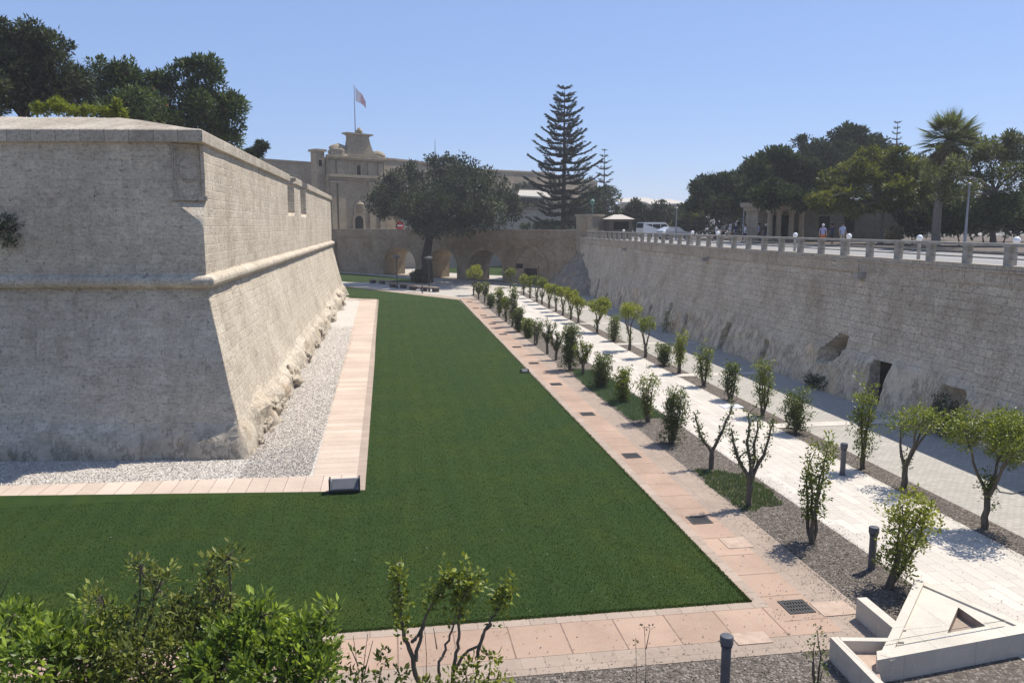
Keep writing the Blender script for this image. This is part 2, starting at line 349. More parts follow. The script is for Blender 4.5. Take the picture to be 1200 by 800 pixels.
LEAF = {  # outline (x across, y along, z fold)
 'quad': (np.array([(-.5, 0, 0), (.5, 0, 0), (.5, 1, 0), (-.5, 1, 0)], float), [(0, 1, 2, 3)]),
 'leaf': (np.array([(0, 0, 0), (.5, .45, .16), (0, 1, -.08), (-.5, .45, .16)], float), [(0, 1, 2), (0, 2, 3)]),
 'blade': (np.array([(-.5, 0, 0), (.5, 0, 0), (0, 1, 0)], float), [(0, 1, 2)]),
}
def leaves(name, pos, dirs, length, width, mat, parent=None, shape='leaf', rnd=None, roll=1.0):
    """one mesh of many leaves: pos (n,3), dirs (n,3) along the leaf, arrays of length and width"""
    n = len(pos); pos = np.asarray(pos, float); d = np.asarray(dirs, float)
    d /= np.maximum(np.linalg.norm(d, axis=1, keepdims=True), 1e-6)
    up = np.tile(np.array([0, 0, 1.0]), (n, 1)) + RNG.normal(0, .55*roll, (n, 3))
    x = np.cross(d, up); x /= np.maximum(np.linalg.norm(x, axis=1, keepdims=True), 1e-6); zc = np.cross(x, d)
    sh, fs = LEAF[shape]; k = len(sh)
    L = np.broadcast_to(np.asarray(length, float), (n,))[:, None, None]; W = np.broadcast_to(np.asarray(width, float), (n,))[:, None, None]
    V = pos[:, None, :] + x[:, None, :]*sh[None, :, 0:1]*W + d[:, None, :]*sh[None, :, 1:2]*L + zc[:, None, :]*sh[None, :, 2:3]*W
    off = np.zeros(3)
    if parent is not None: off = np.array(parent.matrix_basis.translation)
    V = (V - off).reshape(-1, 3)
    nf = len(fs); fl = len(fs[0])
    idx = (np.arange(n)[:, None, None]*k + np.array(fs)[None]).reshape(-1)
    me = bpy.data.meshes.new(name); me.vertices.add(n*k); me.vertices.foreach_set('co', V.reshape(-1))
    me.loops.add(n*nf*fl); me.loops.foreach_set('vertex_index', idx.astype(np.int32))
    me.polygons.add(n*nf); me.polygons.foreach_set('loop_start', (np.arange(n*nf)*fl).astype(np.int32))
    me.update(calc_edges=True); me.validate()
    at_ = me.attributes.new('rnd', 'FLOAT', 'FACE')
    if rnd is None: rnd = RNG.random(n)
    at_.data.foreach_set('value', np.repeat(np.clip(rnd, 0, 1), nf).astype(np.float32))
    me.materials.append(mat); o = bpy.data.objects.new(name, me); COL.objects.link(o)
    if parent is not None: o.parent = parent
    return o
def ball(n, shell=.0):
    v = RNG.normal(0, 1, (n, 3)); v /= np.linalg.norm(v, axis=1, keepdims=True)
    r = RNG.random(n)**(1/3.0); r = shell + (1-shell)*r
    return v*r[:, None]
exec_parts = []

# ================================================================== GROUND
STREET = 5.9
def wx(Y): return 21.0 + max(0, Y-50)*.04              # plan of the ditch wall's upper edge
BA = Vector((-7, 131, 0)); BD = Vector((.626, -.780, 0)).normalized(); BN = Vector((-.780, -.626, 0)).normalized()   # bridge line and its near normal
def bl(s_, w_=0, z=0): p = BA + BD*s_ + BN*w_; return Vector((p.x, p.y, z))
def bs(px):                                            # distance along the bridge seen at a bearing
    d = ray(px, 300); k = d.x/d.y
    return (k*BA.y - BA.x)/(BD.x - k*BD.y)

sheet('ground', [(-900, -900), (900, -900), (900, 900), (-900, 900)], -.03, M['dust'])
sheet('lawn', [(-34, 26), (-34, 14.1), (7.05, 14.1), (6.85, 80.2), (-5.7, 100.2), (-5.7, 86.2), (-1.1, 82), (-.82, 22.15), (-1.85, 22.2), (-11, 23.25), (-34, 26.2)], .03, M['lawn'])
sheet('far_lawn', [(-9, 114), (-5.5, 108), (3.5, 105.5), (5.5, 109), (-3.5, 124), (-9, 131)], .012, M['lawn'])
sheet('pink_path', [(7.3, 12.75), (8.2, 12.75), (8.2, 82), (7.3, 82)], .024, M['pink'], rot=True)
sheet('front_path', [(-34, 12.75), (7.3, 12.75), (7.3, 13.85), (-34, 13.85)], .024, M['pink'])
sheet('path_edge', [(7.05, 14.1), (7.3, 13.85), (7.3, 82), (6.9, 81)], .028, M['pathedge'], rot=True)
sheet('path_edge', [(-34, 13.85), (7.3, 13.85), (7.05, 14.1), (-34, 14.1)], .028, M['pathedge'])
sheet('path_edge', [(8.2, 12.75), (9.05, 12.2), (8.98, 40), (8.75, 82), (8.2, 82)], .020, M['greyedge'], rot=True)
sheet('path_edge', [(-34, 12.2), (9.05, 12.2), (8.2, 12.75), (-34, 12.75)], .020, M['greyedge'])
sheet('border_path', [(-2.4, 23.7), (-1.1, 23.7), (-1.35, 81.2), (-3.0, 81.2)], .04, M['pinkborder'], rot=True)
sheet('border_path', [(-1.1, 22.2), (-.82, 22.15), (-.92, 45), (-1.27, 81.2), (-1.35, 81.2), (-1.1, 23.7)], .042, M['pathedge'], rot=True)
sheet('border_path', [(-34, 26.75), (-11, 24.15), (-2.4, 23.7), (-1.1, 23.7), (-1.1, 22.2), (-1.85, 22.2), (-11, 23.25), (-34, 26.2)], .036, M['pinkborder'])
sheet('gravel', [(-34, 26.75), (-11, 24.15), (-2.4, 23.7), (-3.0, 81.2), (-4.6, 83), (-3.8, 86), (-9, 86), (-9, 32), (-34, 34)], .02, M['gravel'])
sheet('gravel_edge', [(-4.9, 82), (-1.27, 81.2), (-1.3, 81.9), (-4.9, 83.6)], .045, M['pinkborder'])
sheet('flower_bed', [(9.05, 12.2), (10.75, 12.2), (10.75, 86), (8.7, 86), (8.75, 82), (8.98, 40)], .016, M['soil'])
sheet('flower_bed', [(-34, 2), (10.75, 2), (10.75, 12.2), (9.05, 12.2), (-34, 12.2)], .012, M['soil'])
sheet('white_walkway', [(10.75, 11.3), (14.2, 11.3), (14.15, 90), (10.75, 90)], .022, M['white'], rot=True)
STR = [16.6-10.5+.35, 27.3, 37.6, 48.3, 59.0, 69.5, 80]
for a_, b_ in zip([2]+[s+.32 for s in STR if s > 10], [s-.32 for s in STR if s > 10]+[90]):
    sheet('flower_bed', [(14.2, a_), (15.05, a_), (15.05, b_), (14.2, b_)], .014, M['soil'])
sheet('grey_paving', [(15.05, 2), (20.6, 2), (22, 95), (15.05, 90)], .018, M['grey'])
for s_ in STR[1:]: sheet('cross_path', [(14.2, s_-.32), (19.4, s_-.32), (19.4, s_+.32), (14.2, s_+.32)], .030, M['white'])
sheet('plaza', [(-5.9, 100.6), (6.9, 80.7), (8.8, 82), (8.7, 86), (10.75, 90), (14.2, 90), (22, 88), (20.5, 97), (-6.5, 131), (-9, 131), (-9, 104)], .006, M['plaza'])
sheet('plaza_edge', [(-5.7, 100.2), (6.85, 80.2), (8.75, 82), (8.7, 83.4), (7.3, 82.6), (-5.2, 101.6)], .034, M['pathedge'])
sheet('ditch_floor', [(-3.2, 131), (22, 99.5), (60, 150), (20, 185)], .010, M['plaza'])
sheet('ditch_lawn', [(5, 132), (22, 112), (40, 135), (18, 160)], .020, M['lawn'])

# street level above the ditch wall
mb = MB()
st = [(wx(y)+.12, y) for y in (-30, 10, 30, 50, 60, 70, 80, 90)] + [(23.2, 94.5), (27.4, 96.6), (70, 170), (60, 420), (890, 420), (890, -30)]
mb.prism(st, -2, STREET)
struct(mb, 'street', M['asphalt'])
mb = MB(); mb.prism([(wx(y)+.5, y) for y in (2, 30, 50, 70, 90)] + [(wx(y)+2.1, y) for y in (90, 70, 50, 30, 2)], STREET-.1, STREET+.1); struct(mb, 'pavement', M['kerb'])
mb = MB(); mb.prism([(32.5, -20), (33, 40), (35, 75), (37, 110), (890, 110), (890, -20)], STREET-.2, STREET+.12); struct(mb, 'garden_ground', M['soil'])
for x0, y0, x1, y1 in ((27.6, 10, 27.9, 60), (27.9, 60, 29.6, 95)):
    sheet('road_marking', [(x0, y0), (x0+.14, y0), (x1+.14, y1), (x1, y1)], STREET+.004, M['whitepaint'])

# ================================================================== DITCH WALL (right)
holes = []     # (Y centre, half width, z0, z1, depth)
def wY(px, py, X): d = ray(px, py); return d.y*X/d.x
DOORY = wY(1027, 460, 19.9)
CAVE = wY(976, 420, 20.1); PLANTY = wY(1106, 490, 19.7)
crev = [(wY(748, 358, 20.8), .4), (wY(767, 366, 20.6), .35), (wY(788, 372, 20.4), .6), (wY(810, 378, 20.3), .4), (wY(851, 395, 20.0), .55), (wY(700, 345, 21.3), .6), (wY(715, 350, 21.2), .5), (wY(895, 420, 19.9), .35), (wY(733, 356, 21), .3)]
def wallx(y, z):
    t_ = wx(y); zz = min(max(z, 0), 6)/6
    base = 1.35 if y < 70 else 1.35-.02*(y-70)
    x = t_ - base*(1-zz)**1.25
    zr = 1.9 + 1.1*fbm((y*.12, 3.1, 0), 3) + (.9 if y > 60 else 0)
    k = min(1, max(0, (zr-z)/.5))                       # 1 in the living rock
    n_ = fbm((y*.45, z*.55, 7.7), 6)*.42 + fbm((y*.16, z*.2, 2.2), 3)*.5 + abs(fbm((y*.9, z*.45, 5.5), 4))*.34 + abs(fbm((y*2.2, z*1.6, 1.5), 3))*.16
    x -= k*(.05 + n_*.27)
    x -= (1-k)*(fbm((y*1.3, z*2.0, 1.1), 4)*.035 + fbm((y*.2, z*.3, 4.), 3)*.05)
    for cy, cw in crev:
        dy = abs(y-cy+.25*fbm((z*.9, cy, 0), 2)); h_ = 1.5+.6*math.sin(cy*3)
        if dy < cw*.5 and z < h_: x += 1.5*max(0, 1-(dy/cw/.75)**2)**.6*min(1, (h_-z)/.5)
    dy = (y-CAVE)/.7 + .3*fbm((y, z, 9), 2); dz = (z-1.9+.5*(y-CAVE))/.55
    r2 = dy*dy+dz*dz
    if r2 < 1: x += 2.6*(1-r2)**.5
    dy = (y-PLANTY)/.85; dz = (z-.9)/.85; r2 = dy*dy+dz*dz+.35*fbm((y*1.2, z*1.2, 4), 2)
    if r2 < 1 and z < 1.7: x += 1.0*(1-max(r2, 0))**.5
    if abs(y-DOORY) < .56 and z < 1.92: x = t_ - base*(1-zz)**1.25 + .75
    return x
ys = sorted(set([round(4+.17*i, 3) for i in range(int(93/.17))] + [DOORY-.57, DOORY-.555, DOORY+.555, DOORY+.57]))
zs = [-.1] + [.145*i for i in range(41)] + [5.86]
zs = sorted(zs + [1.915, 1.93])
rows = [[(wallx(y, z), y, z) for y in ys] for z in zs]
rows.append([(wx(y)+.6, y, 5.86) for y in ys])
uvs = [[(y, z) for y in ys] for z in zs] + [[(y, 6.5) for y in ys]]
mb = MB(); mb.grid(rows, 0, uvs)
dw = thing('ditch_wall', 'long shaded stone wall with rough rock base below the street railing', 'wall')
wallo = mb.build('masonry', M['ditch_wall'], dw, 50); wallo.data.flip_normals()
mb = MB(); mb.box(wx(DOORY)-.62, wx(DOORY)-.5, DOORY-.555, DOORY+.555, 0, 1.92); mb.build('door', M['door'], dw)
mb = MB()
for k_ in range(7): mb.tube([(wx(CAVE)-.55+.1*random.random(), CAVE-1.1+.2*k_, 2.85+.1*random.random()), (wx(CAVE)-.62, CAVE-.95+.2*k_, 2.4+.2*random.random())], .14, 6)
# plinth (cap) course under the railing
pc = MB()
yy = [4+1.0*i for i in range(90)]
for z0_, z1_, o0, o1 in ((5.42, 6.12, -.13, .34),):
    pc.grid([[(wx(y)+o0+.10, y, z0_) for y in yy], [(wx(y)+o0+.015*random.random(), y, z0_+.02*random.random()) for y in yy], [(wx(y)+o0, y, 5.86) for y in yy], [(wx(y)+o0-.05, y, 5.88) for y in yy], [(wx(y)+o0-.05, y, z1_) for y in yy], [(wx(y)+o1, y, z1_) for y in yy], [(wx(y)+o1, y, z0_-.2) for y in yy]])
co = pc.build('coping', M['coping'], dw)
co.data.flip_normals()
# drain spouts through the wall
for i, (px, py) in enumerate(((1013, 309), (829, 301), (723, 287))):
    y = wY(px, py, 20.9); mb = MB(); mb.box(wx(y)-.5, wx(y)+.1, y-.16, y+.16, 5.15, 5.40); sp = mb.build('drain_spout', M['railing'], dw)

# ================================================================== RAILING
rl = thing('street_railing', 'long concrete railing of square posts and rails along the ditch wall top', 'railing', (wx(40), 40, 6.12))
post = None
yp = 24.5 - 2.02*8
pys = []
while yp < 90: pys.append(yp); yp += 2.02
for i, y in enumerate(pys):
    if post is None:
        mb = MB(); mb.box(-.13, .13, -.115, .115, 0, .61); mb.box(-.15, .15, -.14, .14, .61, .66)
        bm_me = mb.build('post', M['railing']); post = bm_me; p = post
    else: p = post.copy(); COL.objects.link(p)
    p.parent = rl; p.location = (wx(y)+.09 - wx(40), y-40, 0); p.rotation_euler = (0, 0, random.uniform(-.02, .02))
seg = [4, 20, 40, 50, 60, 70, 80, 90]
def railbar(name, z0, z1, o0, o1):
    mb = MB()
    mb.grid([[(wx(y)+a, y, z) for y in seg] for a, z in ((o0, z0), (o0, z1), (o1, z1), (o1, z0), (o0, z0))])
    o = mb.build(name, M['railing'], rl); o.data.flip_normals(); return o
railbar('top_rail', 6.78, 6.88, -.06, .24)
railbar('middle_rail', 6.54, 6.59, .06, .12); railbar('middle_rail', 6.33, 6.38, .06, .12)

# ball-topped bollards along the pavement edge
mb = MB(); mb.lathe([(.11, 0), (.11, .05), (.075, .08), (.07, .85), (.1, .88), (.1, .92)], seg=10)
b0 = thing('ball_bollard', 'x', 'bollard', group='ball topped bollards along the street behind the railing')
mb.build('post', M['railing'], b0, 40)
mb = MB(); mb.lathe([(.02, .92), (.09, .95), (.135, 1.03), (.135, 1.08), (.09, 1.16), (.02, 1.19)], seg=12); mb.build('ball', M['whitepaint'], b0, 60)
BL = ['white ball topped bollard rising over the railing at the near end', 'second white ball topped bollard from the near end of the railing', 'third white ball topped bollard from the near end of the railing', 'fourth white ball topped bollard from the near end, beside the standing pedestrians',
      'white ball topped bollard over the railing left of the portico', 'white ball topped bollard over the railing before the row of shaded pines', 'small white ball topped bollard over the railing near the parked van', 'farthest white ball topped bollard by the square gate pillar']
for i, px in enumerate((1192, 1078, 995, 932, 845, 812, 775, 722)):
    X = 22.9; y = wY(px, 277, wx(26)+1.8 if i < 4 else wx(60)+1.8)
    loc = (wx(y)+1.8, y, STREET+.0)
    if i == 0: b0.location = loc; b0['label'] = BL[0]
    else: copy_tree(b0, loc, 0, BL[i])

# ================================================================== BASTION (left)
DF = Vector((-.9915, .13, 0)).normalized()
C0 = Vector((-5.95, 27.35, 0)); FARY = 86.5
def miter(o_):
    """corner points of the plan offset outward by o_"""
    nf = Vector((-.13, -.9915, 0)).normalized(); nr = Vector((1, 0, 0)); ne = Vector((.12, .9928, 0)).normalized()
    a = C0 + DF*46 + nf*o_
    k = o_/(1+nf.dot(nr)); b = C0 + (nf+nr)*k
    k2 = o_/(1+nr.dot(ne)); c = Vector((-5.95, FARY, 0)) + (nr+ne)*k2
    d = c + Vector((-.9928, .12, 0))*34
    return a, b, c, d, nf, nr, ne
S1, S2 = (wY(337.5, 220, -5.95), wY(344, 220, -5.95)), (wY(352, 222, -5.95), wY(358, 222, -5.95))
prof = [(-.1, 1.24, 1)]                                 # (z, outward offset, roughness)
z = .12
while z < 5.4: prof.append((z, 1.2*(1-z/5.45) , 1)); z += .2
prof += [(5.44, 0.0, .6)]
for a_ in range(0, 9):                                  # the cordon: a half-round moulding
    th = -math.pi/2 + math.pi*a_/8; prof.append((5.66+.21*math.sin(th), .05+.25*math.cos(th), .25))
prof += [(5.9, .0, .6)]
z = 6.1
while z < 10.05: prof.append((z, 0, .6)); z += .22
prof += [(10.12, 0, .4), (10.14, .14, .2), (10.3, .145, .3), (10.5, .14, .3), (10.53, .11, .3), (10.62, -.4, .5), (10.85, -1.4, 1), (11.1, -2.4, 1), (11.38, -3.6, 1), (11.40, -4.2, 1), (10.9, -4.4, 1)]
def chamfer(z):
    if z < 7.55 or z > 10.13: return 0
    return min(1, (z-7.55)/.75)
rows = []; uvs = []
fa = [i/130 for i in range(131)]; fb = [i/190 for i in range(191)]
LR = FARY - C0.y
ex = []
for s0, s1 in (S1, S2):
    for y in (s0, s1): f_ = (y-C0.y)/LR; ex += [f_-.0006, f_+.0006]
fb = sorted(fb+ex); fc = [i/40 for i in range(41)]
for z, o_, rg in prof:
    a, b, c, d, nf, nr, ne = miter(o_)
    ch = chamfer(z); cf = b + DF*(.95*ch); cr = b + Vector((0, .56*ch, 0))
    row = []; uvr = []
    def put(p, n_, u, hard=0):
        q = p.copy(); amp = rg
        dsp = fbm((u*.6, z*.8, 3.3), 2)*.03*amp + fbm((u*.22, z*.3, 8.1), 3)*.05*amp
        if z < 5.4 and o_ > 0:
            zr = 1.15+.35*fbm((u*.25, 1.7, 0), 3) + (0 if u < 46 else .25*fbm((u*.4, 9, 0), 3))
            kk = min(1, max(0, (zr-z)/.18))
            rk = .16 + .20*fbm((u*.8, z*1.3, 6.4), 5)
            if u > 46.5: rk += max(0, .05+.55*fbm((u*.38, z*.35, 2.9), 4))
            dsp += kk*rk
        if 5.4 < z < 5.91: dsp += -.05*max(0, fbm((u*.8, 2.0, 1), 3)-.25)*4*(.5 if u < 46 else 1)
        if o_ < -.3: q.z += fbm((p.x*.3, p.y*.3, 0), 3)*.10*min(1, -o_)
        q += n_*dsp; q.z += z; row.append(q); uvr.append((u, z if o_ > -.3 else 10.6-o_))
    for f_ in fa: p = a.lerp(cf, f_); put(p, nf, 46-(p-C0).dot(DF))
    for f_ in fb:
        p = cr.lerp(c, f_); y = p.y
        n_ = nr
        if 8.25 < z < 10.6 and o_ > -.3 and any(s0 <= y <= s1 for s0, s1 in (S1, S2)): p = p - nr*.55
        put(p, n_, 46+y-C0.y)
    for f_ in fc: put(c.lerp(d, f_), ne, 46+LR+34*f_)
    rows.append(row); uvs.append(uvr)
i1 = next(i for i, p in enumerate(prof) if p[0] > 10.13)
bt = thing('bastion', 'great pale stone bastion with sloping base and rounded string course', 'bastion', (-6, 27.3, 0))
mb = MB(); mb.grid(rows[:i1+1], 0, uvs[:i1+1]); mb.build('wall', M['bastion'], bt, 42)
mb = MB(); mb.grid(rows[i1:], 0, uvs[i1:]); mb.build('parapet', M['coping'], bt, 42)
# carved panel on the clipped corner
pA = Vector((-5.95, 27.35, 0)) + DF*.93; pB = Vector((-5.95, 27.35+.55, 0)); pd = (pB-pA).normalized(); pn = Vector((pd.y, -pd.x, 0)); pl = (pB-pA).length
mb = MB()
for x0, x1, z0, z1 in ((.04, .12, 8.45, 10.1), (pl-.12, pl-.04, 8.45, 10.1), (.12, pl-.12, 10.0, 10.1)): mb.obox(pA, pd, pn, x0, x1, -.05, .07, z0, z1)
mb.obox(pA, pd, pn, -.02, pl+.02, -.05, .13, 8.30, 8.45)
mb.build('panel_frame', M['coping'], bt)
mb = MB()
mb.slab([pA+pd*(pl*.5+.27*math.cos(a))+pn*.0+Vector((0, 0, 9.3+(.42*math.sin(a) if a > math.pi else .36*math.sin(a)))) for a in [i*math.pi/9 for i in range(18)]], pn*.06)
mb.build('worn_shield', M['coping'], bt)
# terrace behind the parapet
sheet('terrace', [(-50, 36), (-10.2, 31.6), (-10.2, 82), (-50, 84)], 10.95, M['dust'])

# fallen and outcropping rocks along the sunny foot
def rock(p, r, name, label, group=None, sq=(1, 1, 1), mat='rock'):
    mb = MB(); n1, n2 = 22, 34; rows = []; sd = random.random()*50
    for i in range(n1+1):
        th = math.pi*i/n1; row = []
        for k in range(n2+1):
            ph = 2*math.pi*(k % n2)/n2; d = Vector((math.sin(th)*math.cos(ph), math.sin(th)*math.sin(ph), math.cos(th)))
            vd, vp = noise.voronoi(d*1.5+Vector((sd, 0, 0))); e = r*(.72+.5*vd[0]+.30*fbm(d*3+Vector((sd, 0, 0)), 5))
            row.append((p[0]+d.x*e*sq[0], p[1]+d.y*e*sq[1], p[2]+d.z*e*sq[2]))
        rows.append(row)
    mb.grid(rows); o = mb.build(name, M[mat], None, 22); o.data.flip_normals()
    return tag(o, label, 'rock', group)
for (px, py, r, sq, lab) in ((334, 452, .75, (.7, 1.3, .9), 'pale weathered rock lump jutting from the bastion foot near its corner'), (316, 486, .6, (.6, 1.2, .8), 'low crumbling rock at the bastion foot closest to the shaded corner'),
        (346, 425, .55, (.7, 1.5, 1), 'upright rock outcrop halfway along the sunny bastion foot'), (366, 398, .6, (.7, 1.8, 1), 'long rounded rock ledge along the sunny bastion foot'), (384, 376, .7, (.7, 2.2, 1.1), 'brownish rock outcrop near the far end of the bastion foot'), (397, 358, .8, (.7, 2.5, 1.2), 'rock outcrop at the far corner of the bastion foot')):
    g_ = gnd(px, py); rock((-4.72, g_.y, .25), r, 'foot_rock', lab, 'rocks along the foot of the bastion', sq, 'bastion')

for (px, py, r_) in ((322, 478, .42), (327, 468, .3), (308, 505, .38), (302, 520, .3), (341, 440, .35), (352, 424, .3), (358, 408, .32), (375, 388, .35), (312, 492, .25), (330, 458, .28)):
    g_ = gnd(px, py); rock((-4.72+random.uniform(-.15, .25), g_.y, .12), r_, 'foot_rock', 'small loose pale rock among the larger rocks along the sunny bastion foot', 'small loose rocks at the bastion foot', (.9, 1.1, .9), 'bastion')
# ================================================================== BRIDGE
BT = 4.1
def parch(s_, s0, s1, zs_, zt):
    m = (s0+s1)/2; h = (s1-s0)/2; q = 1-((s_-m)/h)**2
    return zs_ + (zt-zs_)*math.sqrt(max(q, 0))
ARCH = [(bs(450), bs(487), 1.9, 4.25), (bs(502), bs(535.5), 1.9, 4.25), (bs(549), bs(589), 1.7, 4.2)]
sv = []; s_ = -4.0; SE = 48.5
cuts = sorted(x for a_ in ARCH for x in a_[:2])
lst = sorted(set([round(-4+.4*i, 3) for i in range(int((SE+4)/.4)+1)] + [a_[0]+(a_[1]-a_[0])*(.5-.5*math.cos(math.pi*i/20)) for a_ in ARCH for i in range(21)]))
mb = MB(); TOPZ = 6.92
def front(wv, flip):
    for s0, s1 in zip(lst[:-1], lst[1:]):
        if s1-s0 < 1e-4: continue
        m = (s0+s1)/2; a_ = next((a for a in ARCH if a[0] < m < a[1]), None)
        za, zb = (parch(s0, *a_), parch(s1, *a_)) if a_ else (-.1, -.1)
        zm = 5.7
        for z0a, z0b, z1_ in ((za, zb, zm), (zm, zm, TOPZ)):
            q = [bl(s0, wv, z0a), bl(s1, wv, z0b), bl(s1, wv, z1_), bl(s0, wv, z1_)]; u = [(s0, z0a), (s1, z0b), (s1, z1_), (s0, z1_)]
            if flip: q = q[::-1]; u = u[::-1]
            mb.add(q, [(0, 1, 2, 3)], 0, [u])
        if a_ and flip is False:
            mb.add([bl(s0, 0, za), bl(s0, -BT, za), bl(s1, -BT, zb), bl(s1, 0, zb)], [(0, 1, 2, 3)], 0, [[(0, s0*1.3), (BT, s0*1.3), (BT, s1*1.3), (0, s1*1.3)]])
front(0, False); front(-BT, True)
for a_ in ARCH:
    for s0 in a_[:2]: mb.add([bl(s0, 0, -.1), bl(s0, -BT, -.1), bl(s0, -BT, a_[2]), bl(s0, 0, a_[2])], [(0, 1, 2, 3)], 0, [[(0, 0), (BT, 0), (BT, a_[2]), (0, a_[2])]])
br = thing('stone_bridge', 'old stone bridge on arches crossing the ditch to the gate', 'bridge', bl(20))
mb.build('arcade', M['bridge'], br)
mb = MB(); mb.add([bl(-4, .0, TOPZ), bl(SE, 0, TOPZ), bl(SE, -.45, TOPZ), bl(-4, -.45, TOPZ), bl(-4, -.45, 5.9), bl(SE, -.45, 5.9), bl(SE, -BT+.45, 5.9), bl(-4, -BT+.45, 5.9), bl(SE, -BT+.45, TOPZ), bl(-4, -BT+.45, TOPZ), bl(SE, -BT, TOPZ), bl(-4, -BT, TOPZ)],
    [(0, 1, 2, 3), (3, 2, 5, 4), (4, 5, 6, 7), (7, 6, 8, 9), (9, 8, 10, 11)]); mb.build('parapet', M['coping'], br)
mb = MB(); mb.obox(bl(0), BD, BN, -4, SE, .002, .12, 5.62, 5.82); mb.build('string_course', M['bridge'], br)
for a_ in ARCH:                                          # arch rings
    mb = MB()
    N_ = 18; m = (a_[0]+a_[1])/2; h = (a_[1]-a_[0])/2
    inn = [(a_[0], -.1)] + [(m-h*math.cos(math.pi*i/N_), a_[2]+(a_[3]-a_[2])*math.sin(math.pi*i/N_)) for i in range(N_+1)] + [(a_[1], -.1)]
    outr = [(a_[0]-.35, -.1)] + [(m-(h+.35)*math.cos(math.pi*i/N_), a_[2]+(a_[3]-a_[2]+.4)*math.sin(math.pi*i/N_)) for i in range(N_+1)] + [(a_[1]+.35, -.1)]
    for i in range(len(inn)-1):
        mb.add([bl(*[inn[i][0]], .05, inn[i][1]), bl(inn[i+1][0], .05, inn[i+1][1]), bl(outr[i+1][0], .05, outr[i+1][1]), bl(outr[i][0], .05, outr[i][1])], [(0, 1, 2, 3)], 0)
    mb.build('arch_ring', M['bridge'], br)
# walled-up arch with a dark doorway
s0, s1 = bs(603), bs(640); sd0, sd1 = bs(615), bs(630)
mb = MB(); N_ = 18; m = (s0+s1)/2; h = (s1-s0)/2
for i in range(N_):
    f = lambda k, r_: (m-(h+r_)*math.cos(math.pi*k/N_), 1.6+(2.9+r_)*math.sin(math.pi*k/N_))
    A, B, C, D = f(i, 0), f(i+1, 0), f(i+1, .45), f(i, .45)
    mb.slab([bl(p[0], .004, p[1]) for p in (A, B, C, D)], BN*.09)
mb.build('blind_arch', M['bridge'], br)
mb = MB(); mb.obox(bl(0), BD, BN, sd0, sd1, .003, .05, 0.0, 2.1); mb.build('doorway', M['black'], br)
mb = MB(); mb.obox(bl(0), BD, BN, sd0-.2, sd1+.2, .003, .16, 2.1, 2.4); mb.obox(bl(0), BD, BN, sd0-.22, sd0, .003, .1, 0, 2.1); mb.obox(bl(0), BD, BN, sd1, sd1+.22, .003, .1, 0, 2.1); mb.build('door_surround', M['bridge'], br)
for px in (607, 611):
    mb = MB(); s_ = bs(px); mb.obox(bl(0), BD, BN, s_-.3, s_+.3, .003, .05, 2.0, 2.6); mb.build('window', M['black'], br)

# square pillar at the bridge head, lamp upon it
pp = at(691, 270, 93.5)
mb = MB(); mb.obox((pp.x, pp.y, 0), BD, BN, -1.15, 1.15, -1.15, 1.15, 4.5, 8.55); mb.obox((pp.x, pp.y, 0), BD, BN, -1.3, 1.3, -1.3, 1.3, 8.55, 8.8); 
gp = thing('gate_pillar', 'square yellowish stone pillar at the head of the bridge', 'pillar', (pp.x, pp.y, 4.5))
mb.build('shaft', M['portico'], gp)
mb = MB(); mb.obox((pp.x, pp.y, 0), BD, BN, -.35, .5, 1.152, 1.2, 5.6, 7.9); mb.build('recessed_panel', M['bridge'], gp)
# rock slope between the bridge and the ditch wall
mb = MB(); rows = []
for i in range(36):
    f = i/25; row = []
    for k in range(22):
        g_ = k/21
        p0 = bl(bs(640)+f*(SE-bs(640)+.6), .3, 0); top = 5.75*min(f, 1)**1.1
        q = Vector((p0.x, p0.y, top)).lerp(Vector((p0.x-1.2-2.6*f, p0.y-4.5-3.5*f, -.1)), g_)
        dsp = fbm((q.x*.4, q.y*.4, q.z*.5), 5)*.7*min(1, g_*4)
        row.append((q.x-dsp*.7, q.y-dsp*.7, q.z+dsp*.4))
    rows.append(row)
mb.grid(rows); o = struct(mb, 'rock_slope', M['rock'], 50)

# ================================================================== CITY GATE (far end of the bridge)
GC = at(421, 300, 137.0); GC.z = 0
GN = Vector((.60, -.80, 0)).normalized(); GU = Vector((.80, .60, 0)).normalized()
def gx(px):                                            # facade coordinate seen at a bearing
    d = ray(px, 250); k = d.x/d.y
    return (k*GC.y-GC.x)/(GU.x-k*GU.y)
def gz(py, px=421): 
    s_ = gx(px); Y = GC.y+GU.y*s_; return at(px, py, Y).z
gt = thing('city_gate', 'baroque stone gateway with scrolled pediment and pilasters behind the bridge', 'gate', GC)
xl, xr = gx(386), gx(453)
fl = gx(377)
mb = MB()
mb.obox(GC, GU, GN, xl, xr, -5, 0, -.2, gz(209)); mb.obox(GC, GU, GN, xl+.3, xr-.3, -4.6, -.25, gz(209), gz(186))
mb.obox(GC, GU, GN, xl-1.5, xl+.002, -2.6, -.9, -.2, gz(177, 380)); 
mb.build('wall', M['gate'], gt)
mb = MB()
for z_, h_, o_ in ((gz(212), .35, .35), (gz(209), .5, .7), (gz(188), .35, .25), (gz(186), .3, .45), (gz(263)-.1, .25, .15)):
    mb = MB(); mb.obox(GC, GU, GN, xl-.25, xr+.25, -.2, o_, z_, z_+h_); mb.build('cornice', M['gate'], gt)
mb = MB(); mb.obox(GC, GU, GN, xl-1.75, xl+.3, -2.9, -.6, gz(177, 380), gz(177, 380)+.35)
mb.build('cornice', M['gate'], gt)
